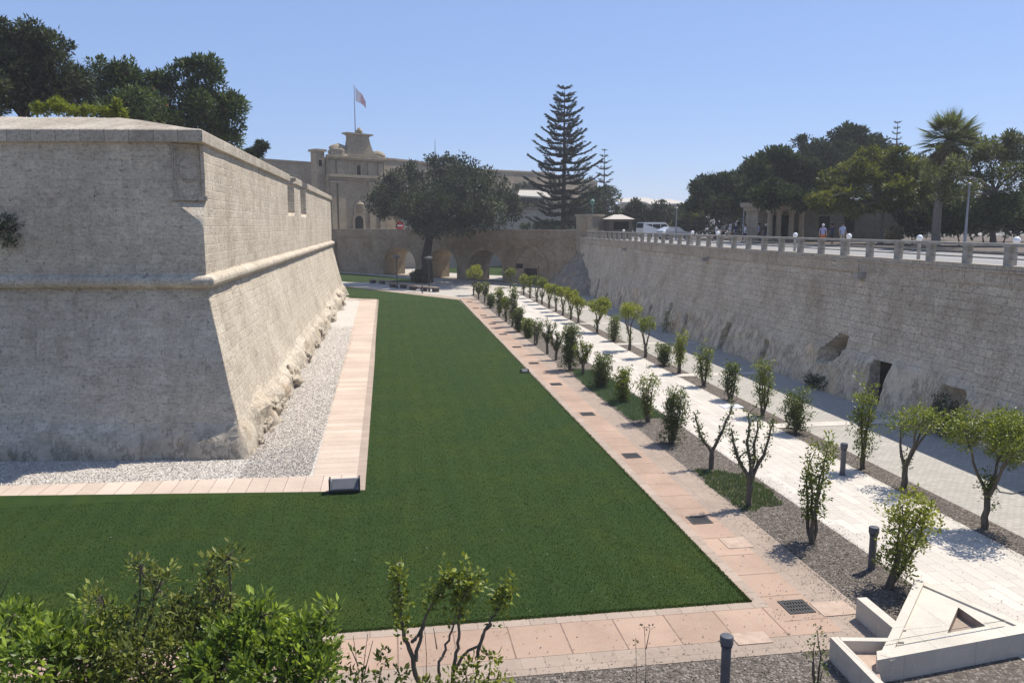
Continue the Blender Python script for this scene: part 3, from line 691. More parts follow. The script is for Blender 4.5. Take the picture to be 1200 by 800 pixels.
for px0, px1 in ((388, 393.5), (396, 404), (432, 439), (444, 450)):
    mb = MB(); a_, b_ = gx(px0), gx(px1)
    mb.obox(GC, GU, GN, a_, b_, 0.003, .38, gz(276), gz(216)); mb.obox(GC, GU, GN, a_-.2, b_+.2, 0.003, .52, gz(216), gz(213)); mb.obox(GC, GU, GN, a_-.2, b_+.2, 0.003, .5, gz(281), gz(276))
    mb.obox(GC, GU, GN, a_+.1, b_-.1, -.246, .1, gz(205), gz(190))
    mb.build('pilaster', M['gate'], gt)
for px0, px1, zt in ((389, 407, 169), (438, 450, 174)):   # trophies of arms at the attic ends
    mb = MB(); a_, b_ = gx(px0), gx(px1); m = (a_+b_)/2; hw = (b_-a_)/2; rows = []
    z0_, z1_ = gz(186)+.3, gz(zt)
    for i in range(9):
        t_ = i/8; rr = max(.03, (1-t_**2.6)**.5); row = []
        for k in range(13):
            a2 = 2*math.pi*(k % 12)/12; n_ = 1+.28*fbm((k % 12*.7, i*.6, m), 3)
            p = GC + GU*(m+.8+1.32*hw*rr*n_*math.cos(a2)) + GN*(-1.0+.95*rr*n_*math.sin(a2)); row.append((p.x, p.y, z0_+(z1_-z0_)*t_))
        rows.append(row)
    mb.grid(rows); mb.build('carved_trophy', M['gate'], gt, 50)
mb = MB()                                              # concave pediment
pts = []
for t_ in [i/10 for i in range(11)]:
    px = 408+ (413.5-408)*min(1, t_*1.05)**.45 if t_ < .88 else 413.5-(t_-.88)*28
    pts.append((gx(px), gz(183-26*t_)))
ptr = []
for t_ in [i/10 for i in range(11)]:
    px = 439-(439-430)*min(1, t_*1.05)**.45 if t_ < .88 else 430+(t_-.88)*30
    ptr.append((gx(px), gz(183-26*t_)))
poly = pts + ptr[::-1]
pm_ = sum(x for x, z_ in poly)/len(poly)
mb.slab([GC+GU*(pm_+.45+(x-pm_)*1.3)-GN*.2+Vector((0, 0, z_)) for x, z_ in poly], GN*-1.0); mb.obox(GC, GU, GN, gx(409.5)-.1, gx(433.5)+1.0, -1.4, .1, gz(157.8), gz(156))
mb.build('pediment', M['gate'], gt)
mb = MB(); c_ = GC+GU*(gx(423)+.5)-GN*.6; mb.lathe([(.1, 0), (.55, .1), (.6, .4), (.35, .7), (.2, .95), (.05, 1.0)], (c_.x, c_.y, gz(156)), 10); mb.build('finial', M['gate'], gt, 50)
def garch(px0, px1, yb, yt, name, mat, w0=.004, w1=.06, parent=gt):
    a_, b_ = gx(px0), gx(px1); zb, zt = gz(yb), gz(yt); h = (b_-a_)/2; m = (a_+b_)/2; zs_ = zt-h
    poly = [(a_, zb), (b_, zb)] + [(m+h*math.cos(math.pi*i/12), zs_+h*math.sin(math.pi*i/12)) for i in range(13)]
    mb = MB(); mb.slab([GC+GU*x+GN*w0+Vector((0, 0, z_)) for x, z_ in poly], GN*(w1-w0)); return mb.build(name, mat, parent)
garch(412, 427, 274, 248, 'gate_surround', M['gate'], .004, .3)
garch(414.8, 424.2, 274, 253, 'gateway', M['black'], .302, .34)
garch(414, 428, 250, 236, 'niche', M['gate'], .004, .25)
mb = MB(); c_ = GC+GU*gx(421)+GN*.3; mb.lathe([(.55, 0), (.8, .4), (.7, 1.0), (.75, 1.2), (.2, 1.7), (.05, 1.75)], (c_.x, c_.y, gz(248)), 10); mb.build('coat_of_arms', M['citywall'], gt, 40)
mb = MB(); mb.obox(GC, GU, GN, gx(420), gx(424.5), -.248, -.2, gz(207), gz(194)); mb.build('window', M['black'], gt)
mb = MB(); mb.obox(GC, GU, GN, xl-1.1, xl-.5, -.898, -.86, gz(197), gz(190)); mb.build('window', M['black'], gt)
mb = MB()
for px0, px1 in ((418.5, 420), (424.5, 426)): mb.obox(GC, GU, GN, gx(px0), gx(px1), -.248, -.1, gz(208), gz(192))
mb.obox(GC, GU, GN, gx(418), gx(426.5), -.248, -.06, gz(192), gz(190.5)); mb.build('window_frame', M['gate'], gt)
# lower flank beside the bridge: ledge, rib
mb = MB(); mb.obox(GC, GU, GN, gx(384), gx(415), .004, 1.6, -.2, gz(283)); mb.obox(GC, GU, GN, gx(417), gx(429), .004, 2.2, -.2, gz(287)); mb.build('lower_bastion', M['bridge'], gt)
mb = MB(); mb.obox(GC, GU, GN, gx(393), gx(414.5), -.1, 1.75, gz(283), gz(281.5)); mb.build('ledge', M['pale_stone'], gt)
mb = MB(); mb.obox(GC, GU, GN, gx(420), gx(425), 2.204, 2.25, -.1, gz(291)); mb.build('recess', M['black'], gt)
o_ = GC+GU*gx(402)+GN*2.0; rock((o_.x, o_.y-2, 1.4), 1.5, 'buttress_rock', 'tall pale yellow rough rock stub below the gate ledge', None, (.5, .5, 1.3), 'pale_stone')

# flagpole and flag
fp = at(416.5, 158, 138.5)
fz = at(416.5, 100, 138.5).z
fo = thing('flagpole', 'thin tall flagpole standing above the gate pediment', 'flagpole', fp)
mb = MB(); mb.tube([(fp.x, fp.y, fp.z-2.0), (fp.x, fp.y, fz)], [.11, .05], 8); mb.build('pole', M['lightgrey'], fo)
mb = MB(); mb.lathe([(.02, -.1), (.12, 0), (.02, .14)], (fp.x, fp.y, fz), 8); mb.build('finial', M['lightgrey'], fo)
mb = MB(); rows = []
for i in range(13):
    u = i/12; row = []
    for k in range(9):
        v = k/8; a = (.16+1.75*u); zz = fz-.3-2.2*v*(1-.45*u) - 2.2*u**1.25 - .12*math.sin(u*7)
        row.append((fp.x+.06+a*.93, fp.y+.32*math.sin(u*9+v*2)*u**.5, zz))
    rows.append(row)
n_ = 9; vs = [p for r in rows for p in r]
for i in range(12):
    for k in range(8): mb.add([rows[i][k], rows[i+1][k], rows[i+1][k+1], rows[i][k+1]], [(0, 1, 2, 3)], 1 if (i >= 6) else 0)
fg = mb.build('flag', [M['flag'], M['flagred']], None, 60); tag(fg, 'pale white and red flag drooping from the flagpole over the gate', 'flag')

# curtain walls and terraced ramparts
def wallrun(name, label, pts, th, mat='citywall', zb=0, cat='wall', extra=None):
    """pts: (x, y, ztop) along the run"""
    mb = MB(); t_ = thing(name, label, cat, (pts[0][0], pts[0][1], zb))
    for p, q in zip(pts[:-1], pts[1:]):
        d = Vector((q[0]-p[0], q[1]-p[1], 0)); n_ = Vector((-d.y, d.x, 0)).normalized()*th
        a, b = Vector(p), Vector(q)
        top = [Vector((a.x, a.y, a.z)), Vector((b.x, b.y, b.z)), Vector((b.x, b.y, b.z))+n_, Vector((a.x, a.y, a.z))+n_]
        bot = [Vector((v.x, v.y, zb)) for v in top]
        mb.add(top+bot, [(0, 1, 2, 3), (4, 5, 1, 0), (6, 7, 3, 2), (5, 6, 2, 1), (7, 4, 0, 3)])
    mb.build('masonry', M[mat], t_)
    mb = MB()
    for p, q in zip(pts[:-1], pts[1:]):
        d = Vector((q[0]-p[0], q[1]-p[1], 0)); n_ = Vector((-d.y, d.x, 0)).normalized(); a, b = Vector(p)-n_*.2, Vector(q)-n_*.2
        mb.slab([a, b, b+n_*(th+.3), a+n_*(th+.3)], Vector((0, 0, .35)))
    mb.build('coping', M['citywall'], t_); return t_
P_ = lambda px, py, Y: tuple(at(px, py, Y))
wallrun('curtain_wall', 'dark city curtain wall between the bastion trees and the gate', [P_(255, 186, 150), P_(312, 188.5, 147), P_(377, 193, 143)], 4)
tw = wallrun('curtain_wall', 'plain city rampart right of the gate, running behind the big tree', [P_(450, 187, 143), P_(490, 191, 150), P_(560, 200, 162), P_(650, 204, 185)], 4)
openings_later = tw
tw = wallrun('terrace_wall', 'highest rampart terrace left of the tall Norfolk pine', [P_(575, 203, 184), P_(648, 206, 196), P_(700, 214, 215)], 5)
def openings(t_, p, q, n, w_, h_):
    p, q = Vector(p), Vector(q); d = Vector((q.x-p.x, q.y-p.y, 0)); L_ = d.length; d.normalize(); nn = Vector((d.y, -d.x, 0))
    for k in range(n):
        c_ = p.lerp(q, (k+.5)/n); mb = MB(); mb.obox((c_.x, c_.y, 0), d, nn, -w_, w_, .004, .12, c_.z-h_, c_.z); mb.build('window', M['black'], t_)
        mb = MB(); mb.obox((c_.x, c_.y, 0), d, nn, -w_-.25, w_+.25, .004, .3, c_.z-h_-.3, c_.z-h_-.004); mb.build('sill', M['gate'], t_)
openings(tw, P_(578, 208, 184.65), P_(646, 211, 195.7), 9, .7, 1.7)
tw = wallrun('terrace_wall', 'middle rampart terrace with pale sloping top beside the tall Norfolk pine', [P_(585, 222, 166), P_(640, 224, 168), P_(672, 226, 172)], 6)
openings(tw, P_(588, 230, 166.1), P_(638, 232, 167.9), 7, .6, 1.5)
wallrun('terrace_wall', 'lowest pale rampart wall seen behind the bridge parapet and Norfolk pine', [P_(470, 250, 140), P_(590, 247, 146), P_(676, 244, 138)], 3, 'pale_stone')
mb = MB(); a = at(606, 229, 160); b = at(644, 231, 160); mb.slab([a, b, b+Vector((1, 3, 1.4)), a+Vector((1, 3, 1.2))], (0, 0, -.3)); 
tag(mb.build('awning', M['roofpale']), 'long pale sloping awning on the ramparts beside the tall Norfolk pine', 'awning')
sheet('rampart_ground', [(-60, 150), (60, 175), (60, 260), (-60, 260)], 10.5, M['dust'])
openings(openings_later, P_(459, 196, 144.9), P_(489, 199, 149.8), 4, .6, 1.7)
# radio mast
q = at(510, 185, 160); am = thing('radio_mast', 'thin radio mast poking above the big round tree', 'mast', q)
mb = MB(); mb.tube([(q.x, q.y, q.z-1), (q.x, q.y, at(510, 163, 160).z)], [.09, .03], 6); mb.build('pole', M['iron'], am)
mb = MB(); mb.box(q.x-.25, q.x+.25, q.y-.1, q.y+.1, q.z-.1, q.z+.5); mb.build('aerial_box', M['iron'], am)

# no-entry sign on the bridge
q = at(468.5, 264.5, 121); sg = thing('no_entry_sign', 'round red no entry sign with white bar above the bridge parapet', 'sign', (q.x, q.y, 5.9))
sd = Vector((-.2, -.98, 0)).normalized(); su = Vector((.98, -.2, 0)).normalized()
mb = MB(); mb.slab([q+su*(.62*math.cos(a))+Vector((0, 0, .62*math.sin(a))) for a in [2*math.pi*i/20 for i in range(20)]], -sd*.05); mb.build('disc', M['redpaint'], sg)
mb = MB(); mb.obox(q, su, sd, -.42, .42, .004, .02, -.11, .11); mb.build('bar', M['whitepaint'], sg)
mb = MB(); mb.tube([(q.x, q.y+.1, 5.9), (q.x, q.y+.1, q.z+.4)], .05, 6); mb.build('post', M['lightgrey'], sg)

# distant pale flat roofs
for px0, px1, py, lab, Y in ((728, 770, 234, 'long pale flat roofed building far behind the trees and van', 260), (764, 802, 236, 'far grey building with pale roof left of the dark pines', 235)):
    a = at(px0, py, Y); b = at(px1, py+2, Y-12); t_ = thing('far_building', lab, 'building', (a.x, a.y, 5.9))
    mb = MB(); mb.prism([(a.x, a.y), (b.x, b.y), (b.x+6, b.y+30), (a.x+6, a.y+30)], 5, a.z-1.2); mb.build('wall', M['citywall'], t_)
    mb = MB(); mb.slab([(a.x-.6, a.y-.6, a.z-1.2), (b.x+.6, b.y-.6, a.z-1.2), (b.x+6.6, b.y+30, a.z+1.0), (a.x+6, a.y+30, a.z+1.0)], (0, 0, .35)); mb.build('roof', M['roofpale'], t_)
    mb = MB()
    for k in range(5):
        c_ = Vector((a.x, a.y, 0)).lerp(Vector((b.x, b.y, 0)), .12+.18*k); dx = (b-a).normalized()
        mb.obox((c_.x, c_.y, 0), (dx.x, dx.y), (dx.y, -dx.x), -.8, .8, .004, .1, a.z-4.6, a.z-2.6)
    mb.build('window', M['black'], t_)

# kiosk
q = at(724, 272, 92); kx, ky = q.x, q.y
kt = thing('kiosk', 'small dark kiosk with pale hipped roof beside the gate pillar', 'kiosk', (kx, ky, STREET))
mb = MB(); mb.box(kx-1.35, kx+1.35, ky-1.3, ky+1.3, STREET, STREET+2.3); mb.build('wall', M['kiosk'], kt)
mb = MB(); z0 = STREET+2.3; v = [(kx-1.6, ky-1.6, z0), (kx+1.6, ky-1.6, z0), (kx+1.6, ky+1.6, z0), (kx-1.6, ky+1.6, z0), (kx-.5, ky, z0+.55), (kx+.5, ky, z0+.55)]
mb.add(v, [(0, 1, 5, 4), (1, 2, 5), (2, 3, 4, 5), (3, 0, 4), (3, 2, 1, 0)]); mb.build('roof', M['roofpale'], kt)
mb = MB(); mb.box(kx-.9, kx+.9, ky-1.36, ky-1.303, STREET+1.1, STREET+2.0); mb.build('hatch', M['black'], kt)

# portico house
hq = at(922, 280, 66); hx, hy = hq.x, hq.y
ht = thing('portico_house', 'small beige stone building with columned porch under the dark pines', 'building', (hx, hy, STREET))
x0 = at(901, 260, 66).x; x1 = at(946, 260, 66).x; x2 = at(1048, 260, 68).x; zr = at(922, 236, 66).z
mb = MB(); mb.box(x0+.4, x1+.3, hy+3.0, hy+5.5, STREET, zr-.4); mb.build('wall', M['portico'], ht)
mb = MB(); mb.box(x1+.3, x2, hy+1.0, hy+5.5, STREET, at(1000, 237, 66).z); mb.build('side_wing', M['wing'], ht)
mb = MB(); mb.box(x0-.1, x1+.5, hy-.4, hy+5.7, zr-.4, zr); mb.box(x0+.1, x1+.3, hy-.2, hy+5.5, zr-.75, zr-.4); mb.build('roof', M['portico'], ht)
for px in (904, 914, 929, 941):
    X = at(px, 260, 66).x; mb = MB(); mb.box(X-.3, X+.3, hy-.05, hy+.55, STREET, STREET+.4); mb.lathe([(.25, .4), (.22, zr-1.1-STREET), (.32, zr-.95-STREET), (.34, zr-.752-STREET)], (X, hy+.25, STREET), 14); mb.build('column', M['portico'], ht, 40)
for px in (909, 921.5, 935):
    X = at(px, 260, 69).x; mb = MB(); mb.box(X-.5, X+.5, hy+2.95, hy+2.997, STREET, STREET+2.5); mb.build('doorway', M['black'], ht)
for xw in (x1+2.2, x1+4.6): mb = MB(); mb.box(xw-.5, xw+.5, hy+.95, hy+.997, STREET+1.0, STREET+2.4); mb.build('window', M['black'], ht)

# street poles
for px, py, Y, h_, lab in ((793, 245, 84, 0, 'slim grey lamp post on the street beside the parked van'), (872, 240, 74, 0, 'slim lamp post among the pines left of the portico'), (1136, 218, 46, 0, 'tall thin pale lamp post on the street right of the palm')):
    q = at(px, py, Y); t_ = thing('street_lamp', lab, 'lamp post', (q.x, q.y, STREET), 'lamp posts along the street')
    mb = MB(); mb.tube([(q.x, q.y, STREET), (q.x, q.y, q.z)], [.1, .05], 8); mb.build('pole', M['lightgrey'], t_)
    mb = MB(); mb.lathe([(.05, -.02), (.13, .05), (.13, .16), (.05, .22)], (q.x, q.y, q.z), 10); mb.build('lamp_head', M['lightgrey'], t_)
q = Vector((pp.x+.3, pp.y, 8.8)); t_ = thing('pillar_lamp', 'green lantern on a short post atop the square gate pillar', 'lamp', q)
mb = MB(); mb.tube([q, q+Vector((0, 0, 1.1))], .07, 8); mb.build('post', M['lampgreen'], t_)
mb = MB(); mb.lathe([(.08, 1.1), (.24, 1.25), (.28, 1.6), (.1, 1.75), (.03, 1.9)], q, 8); mb.build('lantern', M['lampgreen'], t_)

# ================================================================== PLAZA FURNITURE
bench = None
BLAB = ['low stone bench nearest the bastion on the shaded plaza', 'middle low stone bench between the two plaza lamps', 'low stone bench beside the right plaza lamp']
for i, ((ax_, ay_), (bx_, by_)) in enumerate((((436, 330.5), (461, 335)), ((462, 336), (484, 339.5)), ((486, 340), (508, 342)))):
    a = gnd(ax_, ay_); b = gnd(bx_, by_); d = (b-a); L_ = 4.6
    m = (a+b)/2; rz = math.atan2(d.y, d.x)
    if bench is None:
        bench = thing('stone_bench', BLAB[0], 'bench', (0, 0, 0), 'benches on the plaza')
        mb = MB(); mb.box(-2.3, 2.3, -.3, .3, .42, .56); mb.build('seat', M['greyedge'], bench)
        for x in (-2.0, 0, 2.0): mb = MB(); mb.box(x-.32, x+.32, -.26, .26, 0, .42); mb.build('leg', M['iron'], bench)
        bench.location = (m.x, m.y, .01); bench.rotation_euler.z = -.9
    else: copy_tree(bench, (m.x, m.y, .01), -.9, BLAB[i])
pl0 = thing('plaza_lamp', 'dark plaza lamp with flat disc head left of the big tree trunk', 'lamp post', gnd(465.5, 338), 'lamps on the plaza')
mb = MB(); mb.lathe([(.12, 0), (.12, .3), (.06, .4), (.05, 3.6)], pl0.location, 8); mb.build('pole', M['iron'], pl0, 40)
mb = MB(); mb.lathe([(.06, 3.6), (.5, 3.78), (.52, 3.86), (.15, 4.0), (.03, 4.05)], pl0.location, 14); mb.build('lamp_head', M['bollard'], pl0, 40)
copy_tree(pl0, gnd(503, 341.5), 0, 'dark plaza lamp with flat disc head right of the big tree trunk')

# bollard lights
def bollard_proto(loc, label):
    t_ = thing('bollard_light', label, 'bollard', loc, 'grey bollard lights beside the paths')
    mb = MB(); mb.lathe([(.11, 0), (.11, .03), (.078, .035), (.078, .80)], (loc[0], loc[1], loc[2]), 18); mb.build('post', M['bollard'], t_, 40)
    mb = MB(); mb.lathe([(.06, .80), (.06, .86)], loc, 18); mb.build('lamp', M['headlamp'], t_, 40)
    mb = MB(); mb.lathe([(.098, .86), (.108, .87), (.108, .985), (.098, 1.0), (.07, 1.005)], loc, 18); mb.build('cap', M['bollard'], t_, 40)
    mb = MB()
    for z_ in (.815, .84): mb.lathe([(.088, z_-.006), (.094, z_), (.088, z_+.006)], loc, 18)
    mb.build('louvre', M['bollard'], t_, 40)
    return t_
bp = bollard_proto(tuple(gnd(1021, 668)), 'grey bollard light on the mulch beside the leaning yellowish tree')
copy_tree(bp, gnd(849, 812), 0, 'grey bollard light in front of the pink path, its foot out of view')
copy_tree(bp, gnd(987, 557), 0, 'grey bollard light against the third tree of the bed by the grey paving')
copy_tree(bp, gnd(495, 343.5), 0, 'far small bollard light on the plaza beside the last bench', .8 and None)

# drain grates
gr = thing('drain_grate', 'x', 'drain grate', (0, 0, 0), 'square iron drain grates along the pink path')
mb = MB(); mb.box(-.24, .24, -.24, .24, 0, .004); mb.build('pit', M['black'], gr)
mb = MB()
for k in range(8): x = -.21+.06*k; mb.box(x-.014, x+.014, -.24, .24, .005, .012)
for k in range(4): y = -.2+.133*k; mb.box(-.24, .24, y-.018, y+.018, .0055, .0125)
mb.box(-.27, .27, -.27, -.235, .004, .014); mb.box(-.27, .27, .235, .27, .004, .014); mb.box(-.27, -.235, -.235, .235, .004, .014); mb.box(.235, .27, -.235, .235, .004, .014)
mb.build('grid', M['grate'], gr)
ORD = ['nearest', 'second', 'third', 'fourth', 'fifth', 'sixth', 'seventh', 'eighth', 'ninth', 'tenth', 'eleventh', 'twelfth']
for i in range(12):
    y = [13.77, 18.53, 24.33, 30.2, 36.3, 42.2, 48.1, 54, 59.9, 65.8, 71.7, 77.6][i]
    lab = f'{ORD[i]} square iron drain grate from the lawn corner along the pink path' if i else 'square iron drain grate at the corner where the pink paths meet'
    if i == 0: gr.location = (7.83, y, .026); gr['label'] = lab
    else: copy_tree(gr, (7.72, y, .026), 0, lab)
for p, sx, sy, lab in (((977, 714), .36, .28, 'pale square slab cover beside the nearest drain grate'), ((862, 637), .3, .3, 'small square slab cover in the pink path beside its grey edging'), ((880, 749), .33, .2, 'square slab cover in the front path near the lawn corner')):
    q = gnd(*p); mb = MB(); mb.box(q.x-sx, q.x+sx, q.y-sy, q.y+sy, .02, .036); tag(mb.build('access_cover', M['pinkcover']), lab, 'cover')
q = gnd(857, 477); mb = MB(); mb.box(q.x-.42, q.x+.42, q.y-.3, q.y+.3, .0, .05); tag(mb.build('inspection_plate', M['plate']), 'pale bluish flat plate lying in the bed by the grey paving', 'plate')

# floodlights set at the lawn's edge
def flood(q, s, label):
    t_ = thing('floodlight', label, 'floodlight', q, 'ground floodlights at the lawn edge')
    mb = MB(); mb.slab([(q[0]-.38*s, q[1]-.12, .12*s+.03), (q[0]+.38*s, q[1]-.12, .12*s+.03), (q[0]+.38*s, q[1]+.16, .40*s), (q[0]-.38*s, q[1]+.16, .40*s)], (0, .14, -.1)); mb.build('housing', M['lightgrey'], t_)
    mb = MB(); mb.slab([(q[0]-.34*s, q[1]-.13, .15*s+.03), (q[0]+.34*s, q[1]-.13, .15*s+.03), (q[0]+.34*s, q[1]+.13, .385*s), (q[0]-.34*s, q[1]+.13, .385*s)], (0, -.012, .006)); mb.build('glass', M['bollard'], t_)
    for sg_ in (-1, 1): mb = MB(); mb.box(q[0]+sg_*.41*s-.02, q[0]+sg_*.41*s+.02, q[1]-.1, q[1]+.2, 0, .45*s); mb.build('bracket', M['iron'], t_)
flood(gnd(404, 578), 1, 'grey box floodlight on the corner of the pale border path')
q = gnd(615, 437); flood(q, .45, 'small floodlight at the lawn edge halfway along the pink path')

# hose on the grey paving
pts = [gnd(x, y, .04) for x, y in ((1168, 570), (1172, 576), (1185, 578), (1204, 575), (1230, 580))]
mb = MB(); mb.tube([tuple(p) for p in pts], .018, 6); tag(mb.build('hose', M['hose']), 'thin dark hose curving over the grey paving', 'hose')

# ================================================================== STONE BASIN (near right)
Z1 = .44
A = gnd(1028, 773, Z1); Bp = gnd(1073, 680, Z1); Cc = gnd(1177, 728, Z1)
bs_ = thing('stone_basin', 'low white stone basin with triangular well and glass rim at the path corner', 'basin', (A.x, A.y, 0))
fx = Vector((1, .135, 0)).normalized()
E_ = A+fx*9
mb = MB()
nF = Vector((-fx.y, fx.x, 0))
mb.prism([(A.x, A.y), (E_.x, E_.y), (E_.x+nF.x*.26, E_.y+nF.y*.26), (A.x+.16, A.y+.26)], 0, Z1); mb.build('front_wall', M['basin'], bs_)
# left sloping beam
lb = Vector((Bp.x-A.x, Bp.y-A.y, 0)).normalized(); ln = Vector((-lb.y, lb.x, 0))
Bl = Vector((Bp.x, Bp.y, 0)) - lb*.1
mb = MB()
a0 = Vector((A.x, A.y, 0)); o1 = a0+lb*.2
v = [o1+ln*.0, o1-ln*.16, Bl-ln*.16, Bl+ln*.0]
mb.add([(p.x, p.y, 0.0) for p in v]+[(v[0].x, v[0].y, Z1+.004), (v[1].x, v[1].y, Z1+.004), (v[2].x, v[2].y, Z1+.03), (v[3].x, v[3].y, Z1+.03)], [(3, 2, 1, 0), (4, 5, 6, 7), (0, 1, 5, 4), (1, 2, 6, 5), (2, 3, 7, 6), (3, 0, 4, 7)])
mb.build('side_beam', M['basin'], bs_)
# inner floor: sloping slab with two triangular wells cut out as dark pits
inA = A+Vector((.25, .3, 0)); fl_z = .40
inB = Vector((Bp.x+.02, Bp.y-.2, 0)); inC = Vector((Cc.x-.05, Cc.y-.02, 0)); inD = Vector((Cc.x+.35, A.y+.72, 0)); inD = A+fx*3.3+nF*.26
w1 = [gnd(*p, fl_z) for p in ((1123, 711), (1155, 733), (1110, 741))]; w2 = [gnd(*p, fl_z) for p in ((1058, 736), (1073, 745), (1048, 749))]
outer = [Vector((A.x, A.y, 0))+lb*.1-ln*.1+fx*.1, A+fx*3.4+nF*.2, inC+Vector((.25, .05, 0)), inB]
bmv = MB()
import bmesh
bmm = bmesh.new(); edges = []
def ring(poly):
    vs = [bmm.verts.new((p.x, p.y, fl_z)) for p in poly]
    for i in range(len(vs)): edges.append(bmm.edges.new((vs[i], vs[(i+1) % len(vs)])))
ring(outer); ring(w1); ring(w2)
bmesh.ops.triangle_fill(bmm, edges=edges, use_beauty=True)
for poly in (w1, w2):
    cx_ = sum(p.x for p in poly)/3; cy_ = sum(p.y for p in poly)/3
    kill = []
    for f in bmm.faces:
        c_ = f.calc_center_median()
        s3 = [(poly[(i+1) % 3].x-poly[i].x)*(c_.y-poly[i].y)-(poly[(i+1) % 3].y-poly[i].y)*(c_.x-poly[i].x) for i in range(3)]
        if all(s <= 0 for s in s3) or all(s >= 0 for s in s3): kill.append(f)
    bmesh.ops.delete(bmm, geom=kill, context='FACES_ONLY')
bmm.verts.ensure_lookup_table()
bmv.add([tuple(v.co) for v in bmm.verts], [tuple(bmm.verts[:].index(v) for v in f.verts) for f in bmm.faces])
bmm.free()
fo_ = bmv.build('floor', M['basin'], bs_)
for p in fo_.data.polygons:
    if p.normal.z < 0: fo_.data.flip_normals(); break
for poly in (w1, w2):
    mb = MB(); n = 3
    for i in range(3):
        p, q = poly[i], poly[(i+1) % 3]; mb.quad((p.x, p.y, fl_z), (q.x, q.y, fl_z), (q.x, q.y, .22), (p.x, p.y, .22))
    mb.add([(p.x, p.y, .24) for p in poly], [(0, 1, 2)])
    mb.build('well', M['greyedge'], bs_)
# back rim along the white walkway
bb = Vector((inB.x-.06, inB.y+.22, 0)); cc = Vector((Cc.x+.06, Cc.y+.05, 0)); d_ = (cc-bb).normalized(); n_ = Vector((d_.y, -d_.x, 0))
mb = MB(); mb.obox(bb, d_, -n_, 0, (cc-bb).length+2.5, .0, .14, 0, .435); mb.build('back_rim', M['basin'], bs_)
# glass strip standing inside the rim
g0 = A+fx*.45+nF*.34; mb = MB(); mb.obox((g0.x, g0.y, 0), fx, nF, 0, 2.6, 0, .012, fl_z+.002, Z1+.07); mb.build('glass_strip', M['glass'], bs_)
# low walls on the left
q0 = gnd(1004, 700, .43); q1 = gnd(1046, 735, .43)
d_ = Vector((q1.x-q0.x, q1.y-q0.y, 0)).normalized(); n_ = Vector((-d_.y, d_.x, 0))
mb = MB(); mb.obox((q0.x, q0.y, 0), d_, n_, 0, 1.25, 0, .2, 0, .43); mb.build('low_wall', M['basin'], bs_)
q0 = gnd(973, 746, .43); q1 = gnd(1024, 798, .43); q2 = gnd(1042, 747, .43)
d_ = Vector((q1.x-q0.x, q1.y-q0.y, 0)).normalized(); n_ = Vector((-d_.y, d_.x, 0)); Lw = (Vector((q1.x, q1.y, 0))-Vector((q0.x, q0.y, 0))).length
mb = MB(); mb.obox((q0.x, q0.y, 0), d_, n_, 0, Lw+.4, 0, .14, 0, .43)
d2 = Vector((q2.x-q0.x, q2.y-q0.y, 0)).normalized(); n2 = Vector((d2.y, -d2.x, 0)); c0 = Vector((q0.x, q0.y, 0)) + d_*.0
mb.obox((c0.x, c0.y, 0), d2, n2, .16, (Vector((q2.x, q2.y, 0))-c0).length+.2, 0, .12, 0, .431); mb.build('low_wall', M['basin'], bs_)
mb = MB(); mb.add([(q0.x+.1, q0.y-.1, .22), (q1.x+.1, q1.y-.2, .22), (A.x+.1, A.y+.1, .22), (q2.x+.1, q2.y-.05, .22)], [(0, 1, 2, 3)]); mb.build('trough_floor', M['pinkcover'], bs_)

# ================================================================== PLANTS
def unit(v): return v/np.maximum(np.linalg.norm(v, axis=-1, keepdims=True), 1e-6)
def clumps(centers, n_each, rad, axis_pt=None):
    """leaf positions and directions in little clumps round the given twig ends"""
    k = len(centers); c = np.repeat(np.asarray(centers, float), n_each, axis=0)
    o = ball(len(c)); p = c + o*rad
    d = unit(o + RNG.normal(0, .5, o.shape) + np.array([0, 0, .35]))
    return p, d
def limb(mb, p0, p1, r0, r1, bend=.15, n=5, seg=6):
    p0, p1 = Vector(p0), Vector(p1); L = (p1-p0).length
    b = Vector((random.uniform(-1, 1), random.uniform(-1, 1), random.uniform(-.2, .6)))*bend*L
    pts = [p0.lerp(p1, i/n) + b*math.sin(math.pi*i/n) + Vector((random.uniform(-1, 1), random.uniform(-1, 1), 0))*.02*L*(0 < i < n) for i in range(n+1)]
    mb.tube(pts, [r0+(r1-r0)*i/n for i in range(n+1)], seg); return pts

